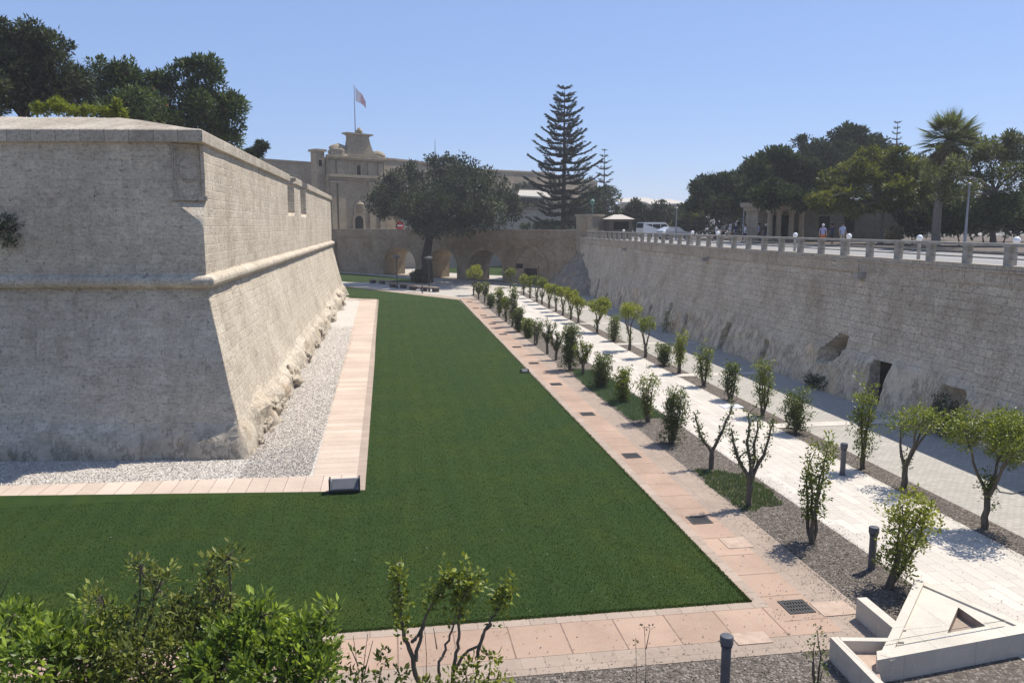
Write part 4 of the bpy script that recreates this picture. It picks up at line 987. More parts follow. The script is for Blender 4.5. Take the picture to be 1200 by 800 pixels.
def citrus(name, loc, h, w, style, label, group, mat='citrus', dens=1.0, lean=(0, 0), cat='tree'):
    x, y, z = loc; t_ = thing(name, label, cat, loc, group); mb = MB(); cs = []; r = w/2; base = Vector(loc)
    far = y > 45
    tip = lambda a, rr, hh: base + Vector((rr*math.cos(a)+lean[0]*hh/h, rr*math.sin(a)+lean[1]*hh/h, hh))
    lr = .085 if y < 30 else (.1 if y < 50 else .14)
    if style in ('bare', 'fork'):
        k = 2 if style == 'fork' else 4; f0 = base + Vector((0, 0, .34*h))
        limb(mb, base-Vector((0, 0, .1)), f0, .085, .075, .05)
        a0 = random.random()*6
        for i in range(k):
            a = (math.pi*(.92 if i == 0 else .05) if style == 'fork' else [2.9, 1.9, .15, .7][i])
            tp = tip(a+random.uniform(-.2, .2), r*(.92 if i % 2 == 0 or style == 'fork' else .45), h*(.92 if i != 1 else 1)*(.95 if i == 0 else 1))
            pts = limb(mb, f0 - Vector((0, 0, .1)), tp, .06, .018, -.10, 7)
            for q in pts[2:]:
                for _ in range(int(5*dens)+1): cs.append(q+Vector([random.gauss(0, .05) for _ in range(3)]))
                if random.random() < .55:
                    q2 = q+Vector((random.uniform(-.2, .2), random.uniform(-.2, .2), random.uniform(.08, .25))); mb.tube([q, q2], [.014, .006], 5); cs.append(q2)
        n_each, rad = 6, .07
    elif style == 'top':
        nt_ = 2 if w > 1.3 else 1; f0 = base+Vector((0, 0, h*.30)); tops = []
        limb(mb, base-Vector((0, 0, .1)), f0, .10, .075, .05)
        for i in range(3 if w < 1.5 else 4):
            a = i*2.2+random.uniform(-.4, .4); tp = tip(a, r*.55, h*random.uniform(.62, .82)); limb(mb, f0-Vector((0, 0, .12)), tp, .055, .02, -.08); tops.append(tp)
            for _ in range(3): q2 = tp + Vector((random.uniform(-.4, .4)*r, random.uniform(-.4, .4)*r, random.uniform(.0, .18)*h)); limb(mb, tp, q2, .018, .006, .05, 3, 5)
        for _ in range(int(64*dens*max(1, w))):
            tp = random.choice(tops); o = Vector(ball(1, .3)[0]); cs.append(tp + Vector((o.x*r*.52, o.y*r*.52, o.z*h*.17+.06*h)))
        for _ in range(int(6*dens)): cs.append(f0+Vector((random.gauss(0, .07), random.gauss(0, .07), random.uniform(-.15, .2)*h)))
        n_each, rad = (16 if not far else 18), .135
    else:
        lo_ = .10 if style == 'shrub' else .24
        for i in range(4 if style == 'column' else 6):
            a = i*1.7+random.uniform(-.4, .4); tp = tip(a, r*random.uniform(.25, .6), h*random.uniform(.7, .97))
            pts = limb(mb, base+Vector((random.uniform(-.06, .06), random.uniform(-.06, .06), -.08)), tp, .05 if style == 'column' else .035, .01, .06, 6)
            for q in pts[1:]:
                hh = (q.z-z)/h
                if hh > lo_:
                    for _ in range(int((4 if style == 'column' else 4.5)*dens*max(1, r/.45))):
                        rr = r*(.62 if style == 'column' else .8)*(1-.55*abs(hh-.5))
                        cs.append(q+Vector((random.gauss(0, rr*.42), random.gauss(0, rr*.42), random.gauss(0, .07*h))))
        if style == 'spire':
            for _ in range(int(42*dens)):
                hh = random.random()**1.3; rr = r*(1-hh*.85)*math.sqrt(random.random()); a = random.random()*7; cs.append(base+Vector((rr*math.cos(a), rr*math.sin(a), h*(.06+.94*hh))))
        n_each, rad = (15 if not far else 15), .12
    mb.build('trunk', M['bark'], t_, 60)
    p, d = clumps([tuple(c) for c in cs], n_each, rad if y < 45 else rad*1.25)
    k = p[:, 2] > z+.03; p, d = p[k], d[k]
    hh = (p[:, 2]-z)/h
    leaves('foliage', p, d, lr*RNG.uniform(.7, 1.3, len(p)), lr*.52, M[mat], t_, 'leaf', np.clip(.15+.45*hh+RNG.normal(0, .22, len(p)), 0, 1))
    return t_

GA = 'citrus trees in the bed along the pink path'; GB = 'citrus trees in the bed along the grey paving'
row1 = [  # x, y, h, w, style, material, density, label
 (10.12, 14.25, 2.1, 1.35, 'column', 'citrus_yellow', 1.7, 'leaning yellowish citrus tree beside the grey bollard light and stone basin'),
 (9.81, 16.65, 2.57, .86, 'column', 'citrus', 1.5, 'slim leafy citrus tree, first one past the bollard light along the pink path'),
 (9.41, 19.22, 2.5, 1.36, 'bare', 'citrus_dark', .8, 'nearly bare citrus tree with several tall limbs beside the near green grass patch'),
 (9.73, 22.59, 1.98, 1.23, 'fork', 'citrus_dark', .8, 'small bare citrus tree forking in two, behind the near green grass patch'),
 (9.55, 25.58, 1.85, .9, 'spire', 'citrus_dark', 1.4, 'dark dense spire shaped citrus bush next to the small forked bare tree'),
 (9.66, 28.61, 2.0, .96, 'column', 'citrus', 1.6, 'full leafy citrus tree at the near end of the long ground cover patch'),
 (9.7, 32.05, 1.44, .76, 'shrub', 'citrus', 1.0, 'small loose citrus shrub standing in the long ground cover patch'),
 (9.6, 35.15, 1.45, 1.0, 'shrub', 'citrus_dark', 1.3, 'bushy dark low citrus shrub at the middle of the long ground cover patch'),
 (9.54, 38.38, 1.6, .98, 'bare', 'citrus', 1.5, 'airy citrus tree with open limbs at the far end of the ground cover patch'),
 (9.22, 39.87, 2.34, 1.2, 'spire', 'citrus_dark', 1.6, 'tall dark dense citrus bush just past the ground cover patch'),
 (9.17, 43.1, 1.55, .79, 'bare', 'citrus_dark', .9, 'twiggy thin citrus tree just past the tall dark bush, lawn side bed'),
 (9.05, 45.25, 1.85, 1.1, 'bare', 'citrus_dark', 1.3, 'dark citrus tree with upright spiky limbs, twelfth along the pink path'),
 (9.09, 48.98, 1.8, .85, 'column', 'citrus_dark', 1.0, 'dark leafy slim citrus tree, thirteenth along the pink path'),
 (9.08, 52.1, 1.25, .7, 'shrub', 'citrus', 1.0, 'low round citrus shrub, fourteenth along the pink path'),
 (9.0, 55.17, 1.7, .86, 'shrub', 'citrus_dark', 1.0, 'dark bushy citrus shrub, fifteenth along the pink path'),
 (8.95, 58.09, 2.85, 1.0, 'column', 'citrus_dark', 1.3, 'tall slim citrus tree standing above its neighbours, sixteenth along the pink path'),
 (8.95, 61.31, 1.85, .67, 'top', 'citrus', 1.0, 'small citrus tree on a thin stem, seventeenth along the pink path'),
 (8.93, 64.88, 2.5, 1.1, 'column', 'citrus', 1.2, 'leafy medium citrus tree, eighteenth along the pink path'),
 (9.1, 71.8, 1.3, .78, 'shrub', 'citrus_dark', 1.0, 'low dark citrus shrub, nineteenth along the pink path'),
 (9.13, 76.69, 1.9, .83, 'bare', 'citrus', 1.0, 'sparse citrus tree near the far end of the pink path, twentieth in its row'),
 (8.95, 80.38, 1.6, .7, 'bare', 'citrus', 1.0, 'sparse thin citrus tree, last but one of the row along the pink path'),
 (9.0, 85.43, 3.1, 1.6, 'top', 'citrus_yellow', 1.3, 'bright yellowish citrus tree ending the row along the pink path')]
row2 = [
 (14.55, 16.93, 3.0, 2.05, 'top', 'citrus', 3.0, 'large full crowned citrus tree on double trunk, nearest beside the grey paving'),
 (14.5, 20.01, 2.46, 1.6, 'top', 'citrus', 1.0, 'citrus tree with forked trunk and split crown, second beside the grey paving'),
 (14.4, 21.9, 2.6, 1.05, 'column', 'citrus', 1.7, 'upright citrus tree touching a grey bollard light, bed by the grey paving'),
 (14.48, 26.2, 1.55, 1.15, 'shrub', 'citrus_dark', 1.3, 'rounded dark citrus shrub beside a pale cross path, fourth by the grey paving'),
 (14.5, 28.9, 2.4, 1.05, 'column', 'citrus', 1.7, 'tall flame shaped citrus tree just past the nearest pale cross path'),
 (14.5, 31.9, 1.75, 1.0, 'column', 'citrus_dark', 1.4, 'small leafy citrus tree next to the pale bluish plate in the bed'),
 (14.5, 34.9, 1.86, 1.0, 'column', 'citrus', 1.2, 'airy citrus tree on two thin stems, seventh along the grey paving'),
 (14.55, 38.2, 2.14, .9, 'column', 'citrus_yellow', 1.5, 'narrow yellowish citrus column beside the second pale cross path'),
 (14.5, 40.4, 1.3, 1.0, 'shrub', 'citrus_dark', 1.3, 'round dark low citrus shrub behind the narrow yellowish column'),
 (14.4, 43.2, 2.45, 1.1, 'top', 'citrus', 1.1, 'citrus tree with bare trunk and crooked crown, tenth along the grey paving'),
 (14.3, 45.9, 2.83, 1.37, 'top', 'citrus_yellow', 1.4, 'big yellowish citrus tree on paired trunks, eleventh along the grey paving'),
 (14.4, 49.7, 1.65, .92, 'shrub', 'citrus', 1.0, 'small pale citrus tree past the third cross path, twelfth along the grey paving'),
 (14.4, 54.0, 2.3, 1.7, 'top', 'citrus_yellow', 1.3, 'wide yellowish citrus tree, thirteenth along the grey paving'),
 (14.4, 59.6, 2.15, 1.08, 'top', 'citrus_yellow', 1.2, 'yellowish citrus tree, fourteenth along the grey paving'),
 (14.35, 62.0, 2.65, 1.1, 'top', 'citrus_yellow', 1.2, 'taller yellowish citrus tree, fifteenth along the grey paving'),
 (14.35, 65.0, 2.55, 1.03, 'top', 'citrus_yellow', 1.2, 'yellowish citrus tree on a straight trunk, sixteenth along the grey paving'),
 (14.35, 67.8, 2.45, .9, 'top', 'citrus', 1.2, 'green citrus tree, seventeenth along the grey paving'),
 (14.35, 70.8, 2.25, .94, 'top', 'citrus_yellow', 1.2, 'yellowish citrus tree, eighteenth along the grey paving'),
 (14.4, 74.5, 2.45, 1.0, 'top', 'citrus', 1.2, 'green citrus tree, nineteenth along the grey paving'),
 (14.4, 77.2, 2.6, 1.02, 'top', 'citrus_dark', 1.2, 'darker citrus tree, twentieth along the grey paving'),
 (14.4, 81.0, 2.15, .9, 'top', 'citrus', 1.2, 'small green citrus tree, last but two along the grey paving'),
 (14.4, 85.0, 2.25, .93, 'top', 'citrus_yellow', 1.2, 'yellowish citrus tree, last but one along the grey paving'),
 (14.5, 95.4, 2.4, 1.26, 'top', 'citrus', 1.2, 'citrus tree on the plaza ending the row along the grey paving')]
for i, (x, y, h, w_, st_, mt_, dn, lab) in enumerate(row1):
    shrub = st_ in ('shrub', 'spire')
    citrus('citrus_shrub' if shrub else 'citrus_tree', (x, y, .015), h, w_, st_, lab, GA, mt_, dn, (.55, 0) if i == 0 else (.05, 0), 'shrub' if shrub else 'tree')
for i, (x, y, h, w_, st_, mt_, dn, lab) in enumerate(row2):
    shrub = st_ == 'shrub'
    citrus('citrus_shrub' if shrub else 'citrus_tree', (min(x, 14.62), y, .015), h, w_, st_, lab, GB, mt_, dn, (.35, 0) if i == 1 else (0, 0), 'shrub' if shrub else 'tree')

# ---- near foreground shrubs
def bigshrub(label, loc, lobes, n, mat, ll, stems=9, name='leafy_shrub', drop=.35):
    t_ = thing(name, label, 'shrub', loc, 'leafy shrubs in the front bed'); mb = MB(); P = []; D = []; base = Vector(loc)
    tot = sum(l[3]*l[4]*l[5] for l in lobes)**1
    for (cx, cy, cz, rx, ry, rz) in lobes:
        limb(mb, base+Vector((random.uniform(-.2, .2), random.uniform(-.2, .2), 0)), (cx, cy, cz+.3*rz), .04, .012, .1, 6)
        k = max(8, int(1.25*n*(rx*ry*rz)**.8/sum((l[3]*l[4]*l[5])**.8 for l in lobes)/16))
        c = np.array([cx, cy, cz]) + ball(k, .45)*np.array([rx, ry, rz])
        for q in c[:14]: mb.tube([(cx, cy, cz), tuple(q)], [.014, .004], 4)
        p, d = clumps(c, 16, .13); d = unit(d + unit(p-np.array([cx, cy, cz-.4*rz]))*.6)
        P.append(p); D.append(d)
    mb.build('stem', M['bark'], t_, 60)
    P = np.concatenate(P); D = np.concatenate(D); k = P[:, 2] > .05; P, D = P[k], D[k]
    leaves('foliage', P, D, ll*RNG.uniform(.45, 1.5, len(P)), ll*RNG.uniform(.32, .6, len(P)), M[mat], t_, 'leaf', np.clip(RNG.normal(.42, .2, len(P))+np.repeat(RNG.normal(0, .22, len(P)//8+1), 8)[:len(P)], 0, 1))
    return t_
def lob(px, py, Y, rx, ry, rz): q = at(px, py, Y); return (q.x, q.y, q.z, rx, ry, rz)
bigshrub('broad leaved bright green shrub at the left edge of the front bed', (-4.7, 10.4, 0), [lob(30, 772, 10.4, .75, .7, .55), lob(100, 738, 10.6, .5, .5, .38), lob(60, 800, 10.0, .9, .7, .7), lob(10, 735, 10.8, .4, .4, .3)], 3300, 'shrub', .125)
bigshrub('duller small leaved shrub with a thin tall spire in the front bed', (-3.3, 10.6, 0), [lob(165, 665, 10.6, .12, .12, .2), lob(205, 712, 10.5, .14, .14, .16), lob(150, 762, 10.3, .6, .55, .5), lob(185, 690, 10.6, .24, .25, .42), lob(120, 702, 10.5, .14, .16, .2), lob(180, 800, 10.0, .8, .6, .7), lob(110, 770, 10.2, .5, .5, .45)], 3600, 'shrub_dull', .085)
bigshrub('tall shrub with a leafy spire leaning over the front path', (-2.3, 10.6, 0), [lob(235, 732, 10.5, .5, .5, .42), lob(244, 672, 10.6, .17, .18, .2), lob(268, 652, 10.6, .18, .18, .18), lob(225, 770, 10.2, .6, .6, .6), lob(255, 695, 10.5, .2, .2, .3)], 3200, 'shrub_dull', .09)
bigshrub('glossy bright green shrub at the right end of the shrub group', (-1.4, 9.7, 0), [lob(290, 758, 9.9, .6, .5, .42), lob(355, 758, 9.7, .42, .45, .36), lob(385, 722, 9.8, .15, .18, .16), lob(330, 795, 9.4, .62, .5, .42), lob(262, 790, 9.6, .5, .5, .45), lob(305, 720, 10.1, .3, .3, .22), lob(370, 790, 9.3, .28, .35, .35)], 4300, 'shrub', .115)
# bare stemmed young tree in the front bed
loc = (.42, 9.6, 0); t_ = thing('pruned_tree', 'bare stemmed pruned tree with sparse leaf tufts before the front path', 'tree', loc); mb = MB(); cs = []
def chain(pts, Y, r0, r1, tuft=0, from_=0.4):
    q = [at(px, py, Y+dy) for px, py, dy in pts]; fine = []
    for a, b in zip(q[:-1], q[1:]): fine += [a.lerp(b, k/4) for k in range(4)]
    fine.append(q[-1]); n = len(fine)
    mb.tube([p+Vector((random.gauss(0, .01), random.gauss(0, .01), 0)) for p in fine], [.55*(r0+(r1-r0)*i/(n-1)) for i in range(n)], 7)
    for i, p in enumerate(fine):
        if tuft and i/n > from_:
            for _ in range(tuft+2): cs.append(tuple(p+Vector((random.gauss(0, .045), random.gauss(0, .045), random.gauss(0, .09)))))
chain([(497, 860, 0), (490, 800, 0), (480, 760, 0), (472, 735, 0), (468, 690, 0), (465, 672, .1)], 9.6, .075, .02, 4, .55)
chain([(486, 775, 0), (492, 750, .1), (497, 728, .1), (507, 705, .1), (520, 685, .1), (533, 672, .1)], 9.6, .05, .014, 3, .5)
chain([(482, 752, 0), (490, 745, .1), (497, 728, .2)], 9.6, .045, .03)
chain([(510, 860, 0), (514, 795, 0), (515, 775, 0), (524, 755, .1), (531, 733, .1), (538, 700, .1), (542, 670, .2)], 9.5, .045, .014, 2, .7)
chain([(527, 860, .1), (530, 790, 0), (535, 765, 0), (538, 740, 0), (538, 705, 0), (550, 688, 0), (558, 680, 0)], 9.5, .055, .014, 3, .6)
chain([(531, 786, 0), (542, 768, 0), (560, 757, 0), (568, 740, 0), (577, 730, 0)], 9.5, .04, .025)
chain([(558, 770, 0), (566, 745, 0), (573, 730, 0), (584, 712, 0), (590, 698, .1), (598, 690, .1)], 9.5, .045, .012, 2, .5)
mb.build('trunk', M['bark'], t_, 60)
p, d = clumps(cs, 6, .065)
leaves('foliage', p, d, .085*RNG.uniform(.7, 1.3, len(p)), .045, M['citrus'], t_, 'leaf', np.clip(RNG.normal(.55, .25, len(p)), 0, 1))
def lowplant(label, specs, Y, mat, name='low_shrub', n=14, rad=.1, ll=.085):
    q0 = at(specs[0][0], 800, Y); t_ = thing(name, label, 'shrub', (q0.x, Y, 0), 'leafy shrubs in the front bed'); mb = MB(); cs = []
    for px, py in specs:
        q = at(px, py, Y); limb(mb, (q0.x+(q.x-q0.x)*.4, Y, 0), q, .022, .006, .06, 5)
        for _ in range(3): cs.append(tuple(q+Vector((random.gauss(0, .06), random.gauss(0, .06), random.gauss(0, .07)))))
    mb.build('stem', M['bark'], t_, 60); p, d = clumps(cs, n, rad)
    leaves('foliage', p, d, ll*RNG.uniform(.7, 1.3, len(p)), ll*.5, M[mat], t_, 'leaf')
lowplant('small loose shrub between the big shrubs and the pruned tree', [(418, 785), (430, 800), (448, 780), (455, 800), (412, 805), (470, 795)], 9.4, 'citrus')
lowplant('low yellowish leafy shrub at the foot of the pruned tree', [(525, 795), (545, 785), (560, 778), (575, 775), (585, 785), (500, 805), (535, 805), (565, 800), (580, 805)], 9.4, 'citrus_yellow')
lowplant('small grey green sapling in the mulch left of the stone basin', [(958, 738), (955, 752), (962, 765), (952, 775), (964, 785), (958, 795)], 11.0, 'citrus_dark', 'young_sapling', 9, .07, .06)
# dry stalks
def stalk(label, lines, Y, buds=True):
    q0 = at(lines[0][0][0], lines[0][0][1], Y); t_ = thing('dry_weed', label, 'weed', (q0.x, Y, 0)); mb = MB(); cs = []
    for ln_ in lines:
        pts = [at(px, py, Y) for px, py in ln_]; mb.tube(pts, [.009]+[.004]*(len(pts)-1), 5); cs += [tuple(pts[-1]), tuple(pts[-1].lerp(pts[-2], .12)), tuple(pts[-1].lerp(pts[-2], .3))]
    mb.build('stalk', M['dry'], t_)
    if buds:
        for i_ in range(0, len(cs), 3): p, d = clumps(cs[i_:i_+1], 9, .05); leaves('seed_head', p, d, .05, .03, M['dry'], t_, 'leaf')
stalk('two thin dry weed stalks rising before the front pink path', [[(746, 830), (746, 790), (745, 752)], [(755, 830), (757, 780), (755, 733)], [(757, 760), (762, 735)]], 11.3)
stalk('dry twiggy weed between the shrub group and the pruned tree', [[(424, 830), (420, 790), (414, 745)], [(424, 800), (428, 765), (431, 742)], [(420, 780), (408, 752)], [(424, 800), (437, 750)], [(498, 830), (500, 770), (498, 740)], [(512, 760), (508, 735)]], 9.7, False)
stalk('pale dry stems at the left edge by the front shrubs', [[(0, 700), (12, 675)], [(-5, 690), (5, 678)]], 10.6, False)

# ---- trees
def tree(name, label, base, blobs, n, ll, mat, trunk=.3, bark_='bark_grey', group=None, trunk_top=None, asp=.55, shape='leaf', cat='tree', shellk=.55, limbs=True, extra=None, ncl=18, crad=.5):
    """blobs: (x, y, z, rx, ry, rz) world"""
    t_ = thing(name, label, cat, base, group); mb = MB(); B = Vector(base)
    c_ = Vector((sum(b[0] for b in blobs)/len(blobs), sum(b[1] for b in blobs)/len(blobs), min(b[2] for b in blobs)))
    tt = Vector(trunk_top) if trunk_top else B.lerp(c_, .75)
    k = 7; pts = [B.lerp(tt, i/k)+Vector((random.gauss(0, .12), random.gauss(0, .12), 0))*trunk*1.2*(0 < i < k) for i in range(k+1)]; pts[0] -= Vector((0, 0, .3))
    mb.tube(pts, [trunk*(1.35-.6*min(1, i/2)-.02*i) if i < 2 else trunk*(.8-.05*i) for i in range(k+1)], 10)
    for b in blobs:
        if limbs: limb(mb, tt-Vector((0, 0, trunk)), (b[0], b[1], b[2]), trunk*.42, trunk*.1, .12, 6, 6)
    mb.build('trunk', M[bark_], t_, 60)
    sub = []
    for b in blobs:                                          # every bough breaks into lumps of its own
        sub.append((b[0], b[1], b[2]-.1*b[5], b[3]*.55, b[4]*.55, b[5]*.5))
        for o_ in ball(6, .75):
            f_ = random.uniform(.28, .5); sub.append((b[0]+o_[0]*b[3]*.8, b[1]+o_[1]*b[4]*.8, b[2]+o_[2]*b[5]*.82+.05*b[5], b[3]*f_, b[4]*f_, b[5]*f_))
    blobs = sub
    wts = np.array([(b[3]*b[4]*b[5])**.7 for b in blobs]); wts /= wts.sum(); P = []; D = []; Rn = []
    for b, wt in zip(blobs, wts):
        kc = max(4, int(1.9*n*wt/ncl)); o = ball(kc, shellk); c = np.array(b[:3]) + o*np.array(b[3:])
        tone = RNG.normal(random.gauss(0, .12), .16, kc)
        p, d = clumps(c, ncl, crad*min(1.0, .35+.65*min(b[3:])/1.5)); d = unit(d+np.repeat(o, ncl, axis=0)*.5)
        P.append(p); D.append(d); Rn.append(np.repeat(tone, ncl))
    P = np.concatenate(P); D = np.concatenate(D); Rn = np.concatenate(Rn)
    leaves('crown', P, D, 1.2*ll*RNG.uniform(.6, 1.4, len(P)), ll*asp, M[mat], t_, shape, np.clip(.42+Rn+RNG.normal(0, .2, len(P)), 0, 1))
    if extra:
        em, en, es = extra; k = RNG.integers(0, len(P), en); leaves('blossom', P[k]+RNG.normal(0, .1, (en, 3)), D[k], es, es*.8, M[em], t_)
    return t_
def blob(px, py, Y, wpx, hpx, dy=None):
    q = at(px, py, Y); s_ = q.y/F*1.01; return (q.x, q.y, q.z, wpx*s_, (dy or wpx)*s_, hpx*s_)

# big evergreen on the plaza
g_ = gnd(498, 331); Yb = g_.y
tree('evergreen_oak', 'huge round dark evergreen tree standing on the plaza before the bridge arches', (g_.x, g_.y, 0),
     [blob(x, y, Yb+dy, w_, h_) for x, y, dy, w_, h_ in ((478, 235, 0, 36, 26), (520, 215, -2, 44, 30), (560, 228, 1, 40, 26), (520, 245, 3, 50, 24), (450, 232, 1, 17, 14), (590, 245, 0, 22, 17), (545, 200, 2, 26, 15), (490, 205, 2, 24, 13), (500, 262, -3, 38, 14), (560, 258, -2, 32, 13), (474, 247, 3, 24, 11), (465, 218, -2, 18, 14), (530, 235, -6, 40, 26), (515, 190, 0, 18, 8), (445, 248, 0, 14, 9), (585, 222, 2, 18, 13), (598, 236, -1, 11, 10), (505, 272, -2, 18, 9), (494, 264, -4, 15, 10), (540, 266, -4, 26, 10), (495, 240, -7, 36, 22), (560, 240, -6, 34, 22))],
     17500, .36, 'oak', .95, 'bark_dark', trunk_top=tuple(at(505, 262, Yb)), crad=.75, shellk=.35)
tree('ivy_skirt', 'dark low bush at the foot of the huge round tree', (g_.x-.3, g_.y-.6, 0), [blob(490, 324, Yb-1, 9, 5), blob(498, 326, Yb-1.4, 8, 4)], 2600, .22, 'oak', .12, 'bark_dark', limbs=False, cat='bush', crad=.3)

# Norfolk Island pines
def araucaria(label, base, H, prof, whorls, nb, sprig, trunk, n_s, up=.14, seed=0):
    t_ = thing('norfolk_pine', label, 'tree', base); B = Vector(base); mb = MB()
    mb.tube([B+Vector((0, 0, -.3)), B+Vector((.05, 0, H*.5)), B+Vector((0, 0, H))], [trunk, trunk*.6, .03], 9)
    P = []; D = []
    for i in range(whorls):
        f = i/(whorls-1); zz = H*(.10+.885*f**.92); L = prof(zz/H); k = nb if f < .8 else max(4, nb-2); a0 = random.random()*6
        for j in range(k):
            a = a0+2*math.pi*j/k+random.uniform(-.15, .15); Lb = L*random.uniform(.62, 1.15); zz = H*(.10+.885*f**.92)+random.uniform(-.22, .22)*min(1, L/3)
            if Lb < .1: continue
            dv = Vector((math.cos(a), math.sin(a), 0)); rise = up+.22*f-.10*(1-f)
            pts = [B+Vector((0, 0, zz))+dv*(Lb*t)+Vector((0, 0, Lb*(rise*t - .10*math.sin(math.pi*t) + .10*t**3))) for t in [q/7 for q in range(8)]]
            mb.tube(pts, [.07*(1-t/9) for t in range(8)], 4)
            ns = max(6, int(n_s*Lb)); ts = RNG.uniform(.12, 1.0, ns); side = Vector((-dv.y, dv.x, 0))
            for t in ts:
                q = pts[0].lerp(pts[-1], t) if False else pts[min(6, int(t*7))].lerp(pts[min(7, int(t*7)+1)], t*7-int(t*7))
                s_ = random.choice((-1, 1)); wd = .34*min(1.6, Lb*.35)*(1-.6*t)+.04
                e = q+side*(s_*random.random()*wd)+Vector((0, 0, random.gauss(.03, .05)))
                P.append(tuple(e)); D.append(tuple(dv*.9+side*(s_*.7)+Vector((0, 0, random.uniform(.1, .55)))))
    mb.build('trunk', M['bark_dark'], t_, 60)
    leaves('foliage', P, D, sprig*RNG.uniform(.6, 1.4, len(P)), sprig*.32, M['araucaria'], t_)
Yn = 113; q = at(660, 270, Yn); Hn = at(666, 102, Yn).z-STREET
araucaria('very tall tiered Norfolk pine rising beyond the bridge', (q.x, q.y, STREET), Hn, lambda f: 5.6*min(1, (1.03-f)**.70*1.25)*(1 if f > .3 else .86) , 20, 7, .50, .40, 54, .10)
q = at(707, 262, 150); Hn = at(707, 175, 150).z-STREET
araucaria('slim smaller tiered Norfolk pine right of the very tall one', (q.x, q.y, STREET), Hn, lambda f: 3.6*(1.02-f)**.75, 12, 5, .55, .28, 18, .2)
q = at(1044, 262, 112); Hn = at(1044, 142, 112).z-STREET
araucaria('tiny distant Norfolk pine top poking above the street pines', (q.x, q.y, STREET), Hn, lambda f: 2.3*(1.02-f)**.8, 18, 6, .5, .28, 14, .2)

# trees behind the bridge head
GH = 'trees and bushes behind the bridge head'
for (bx, Y, bl_, n_, lab, mt_) in (
   (690, 122, ((690, 240, 25, 22), (672, 250, 16, 14), (712, 246, 22, 20), (700, 230, 20, 12), (728, 254, 14, 12), (685, 256, 24, 12)), 7000, 'dark round tree behind the square gate pillar', 'oak'),
   (760, 112, ((748, 252, 16, 13), (768, 250, 18, 13), (738, 256, 14, 12), (788, 253, 16, 12), (760, 262, 24, 10), (806, 256, 14, 12)), 6000, 'low dark tree clump behind the parked van', 'oak'),
   (800, 104, ((800, 262, 12, 8), (815, 256, 14, 12), (790, 268, 9, 5)), 2600, 'light olive bush between the van and the dark pines', 'yellowgreen'),
   (640, 128, ((638, 262, 14, 6), (655, 264, 14, 5), (622, 266, 12, 4)), 1600, 'low dark hedge bush under the tall Norfolk pine', 'oak')):
    q = at(bx, 272, Y); tree('dense_tree', lab, (q.x, q.y, STREET), [blob(x, y, Y+random.uniform(-2, 2), w_, h_) for x, y, w_, h_ in bl_], n_, .34, mt_, .2, 'bark_dark', GH, crad=.55)

for (bx, Y, x0, x1, py, lab) in ((610, 176, 588, 652, 219, 'dark hedge line along the middle rampart terrace'), (628, 158, 600, 668, 243, 'dark shrubs along the foot of the pale rampart terrace')):
    q = at(bx, py+6, Y); tree('terrace_hedge', lab, (q.x, q.y, q.z-1.5), [blob(x0+(x1-x0)*j/6, py+2*math.sin(j*2), Y-3, 7, 3.2) for j in range(7)], 1500, .34, 'oak', .1, 'bark_dark', GH, limbs=False, cat='hedge', crad=.4)
# street pines and garden trees (right)
GP = 'trees of the garden across the street'
def st_tree(name, lab, bx, Y, bl_, n_, ll, mt_, trunk, bk='bark_dark', tt=None, **kw):
    q = at(bx, 280, Y); tree(name, lab, (q.x, q.y, STREET), [blob(x, y, Y+dy, w_, h_) for x, y, dy, w_, h_ in bl_], n_, ll, mt_, trunk, bk, GP, trunk_top=tuple(at(*tt, Y)) if tt else None, **kw)
st_tree('umbrella_pine', 'leftmost dark street pine, low rounded crown', 838, 84, ((822, 228, 0, 20, 14), (845, 222, 1, 24, 16), (868, 226, -1, 22, 18), (835, 240, -2, 24, 12), (812, 238, 0, 13, 9), (860, 244, 2, 22, 10), (830, 216, 1, 14, 8), (872, 214, 3, 16, 14), (880, 236, 3, 18, 12), (856, 208, 2, 16, 8)), 12000, .36, 'pine', .3, tt=(842, 246), crad=.6, shellk=.4)
st_tree('umbrella_pine', 'dark street pine with a leaning dark trunk before the portico', 921, 72, ((890, 205, 0, 24, 18), (915, 196, 1, 28, 18), (945, 205, 0, 26, 18), (905, 222, -2, 30, 14), (940, 224, -1, 26, 12), (880, 225, 2, 18, 14), (925, 184, 0, 20, 10), (900, 186, 0, 14, 9), (893, 234, -9, 20, 9), (948, 234, -10, 20, 9), (925, 229, -10, 22, 9), (910, 224, -9, 20, 9), (900, 239, -9, 16, 6), (934, 238, -10, 18, 6)), 12000, .34, 'pine', .34, tt=(925, 236), crad=.6, shellk=.4)
st_tree('umbrella_pine', 'tallest broad dark pine behind the yellow green garden tree', 975, 88, ((960, 172, 0, 24, 16), (990, 165, 1, 26, 16), (1018, 166, 0, 24, 12), (975, 190, -1, 36, 18), (1030, 182, 0, 26, 14), (1000, 155, 0, 14, 7), (952, 190, 0, 18, 12)), 10000, .36, 'pine', .4, tt=(985, 205), crad=.65, shellk=.4)
st_tree('umbrella_pine', 'dark pine mass at the back, filling between the portico and the palm', 1000, 96, ((1000, 215, 0, 40, 22), (950, 235, 0, 22, 14), (1050, 215, 0, 40, 26), (870, 248, 0, 22, 8), (1090, 230, 0, 30, 22)), 7000, .4, 'pine', .4, tt=(1000, 240), crad=.8)
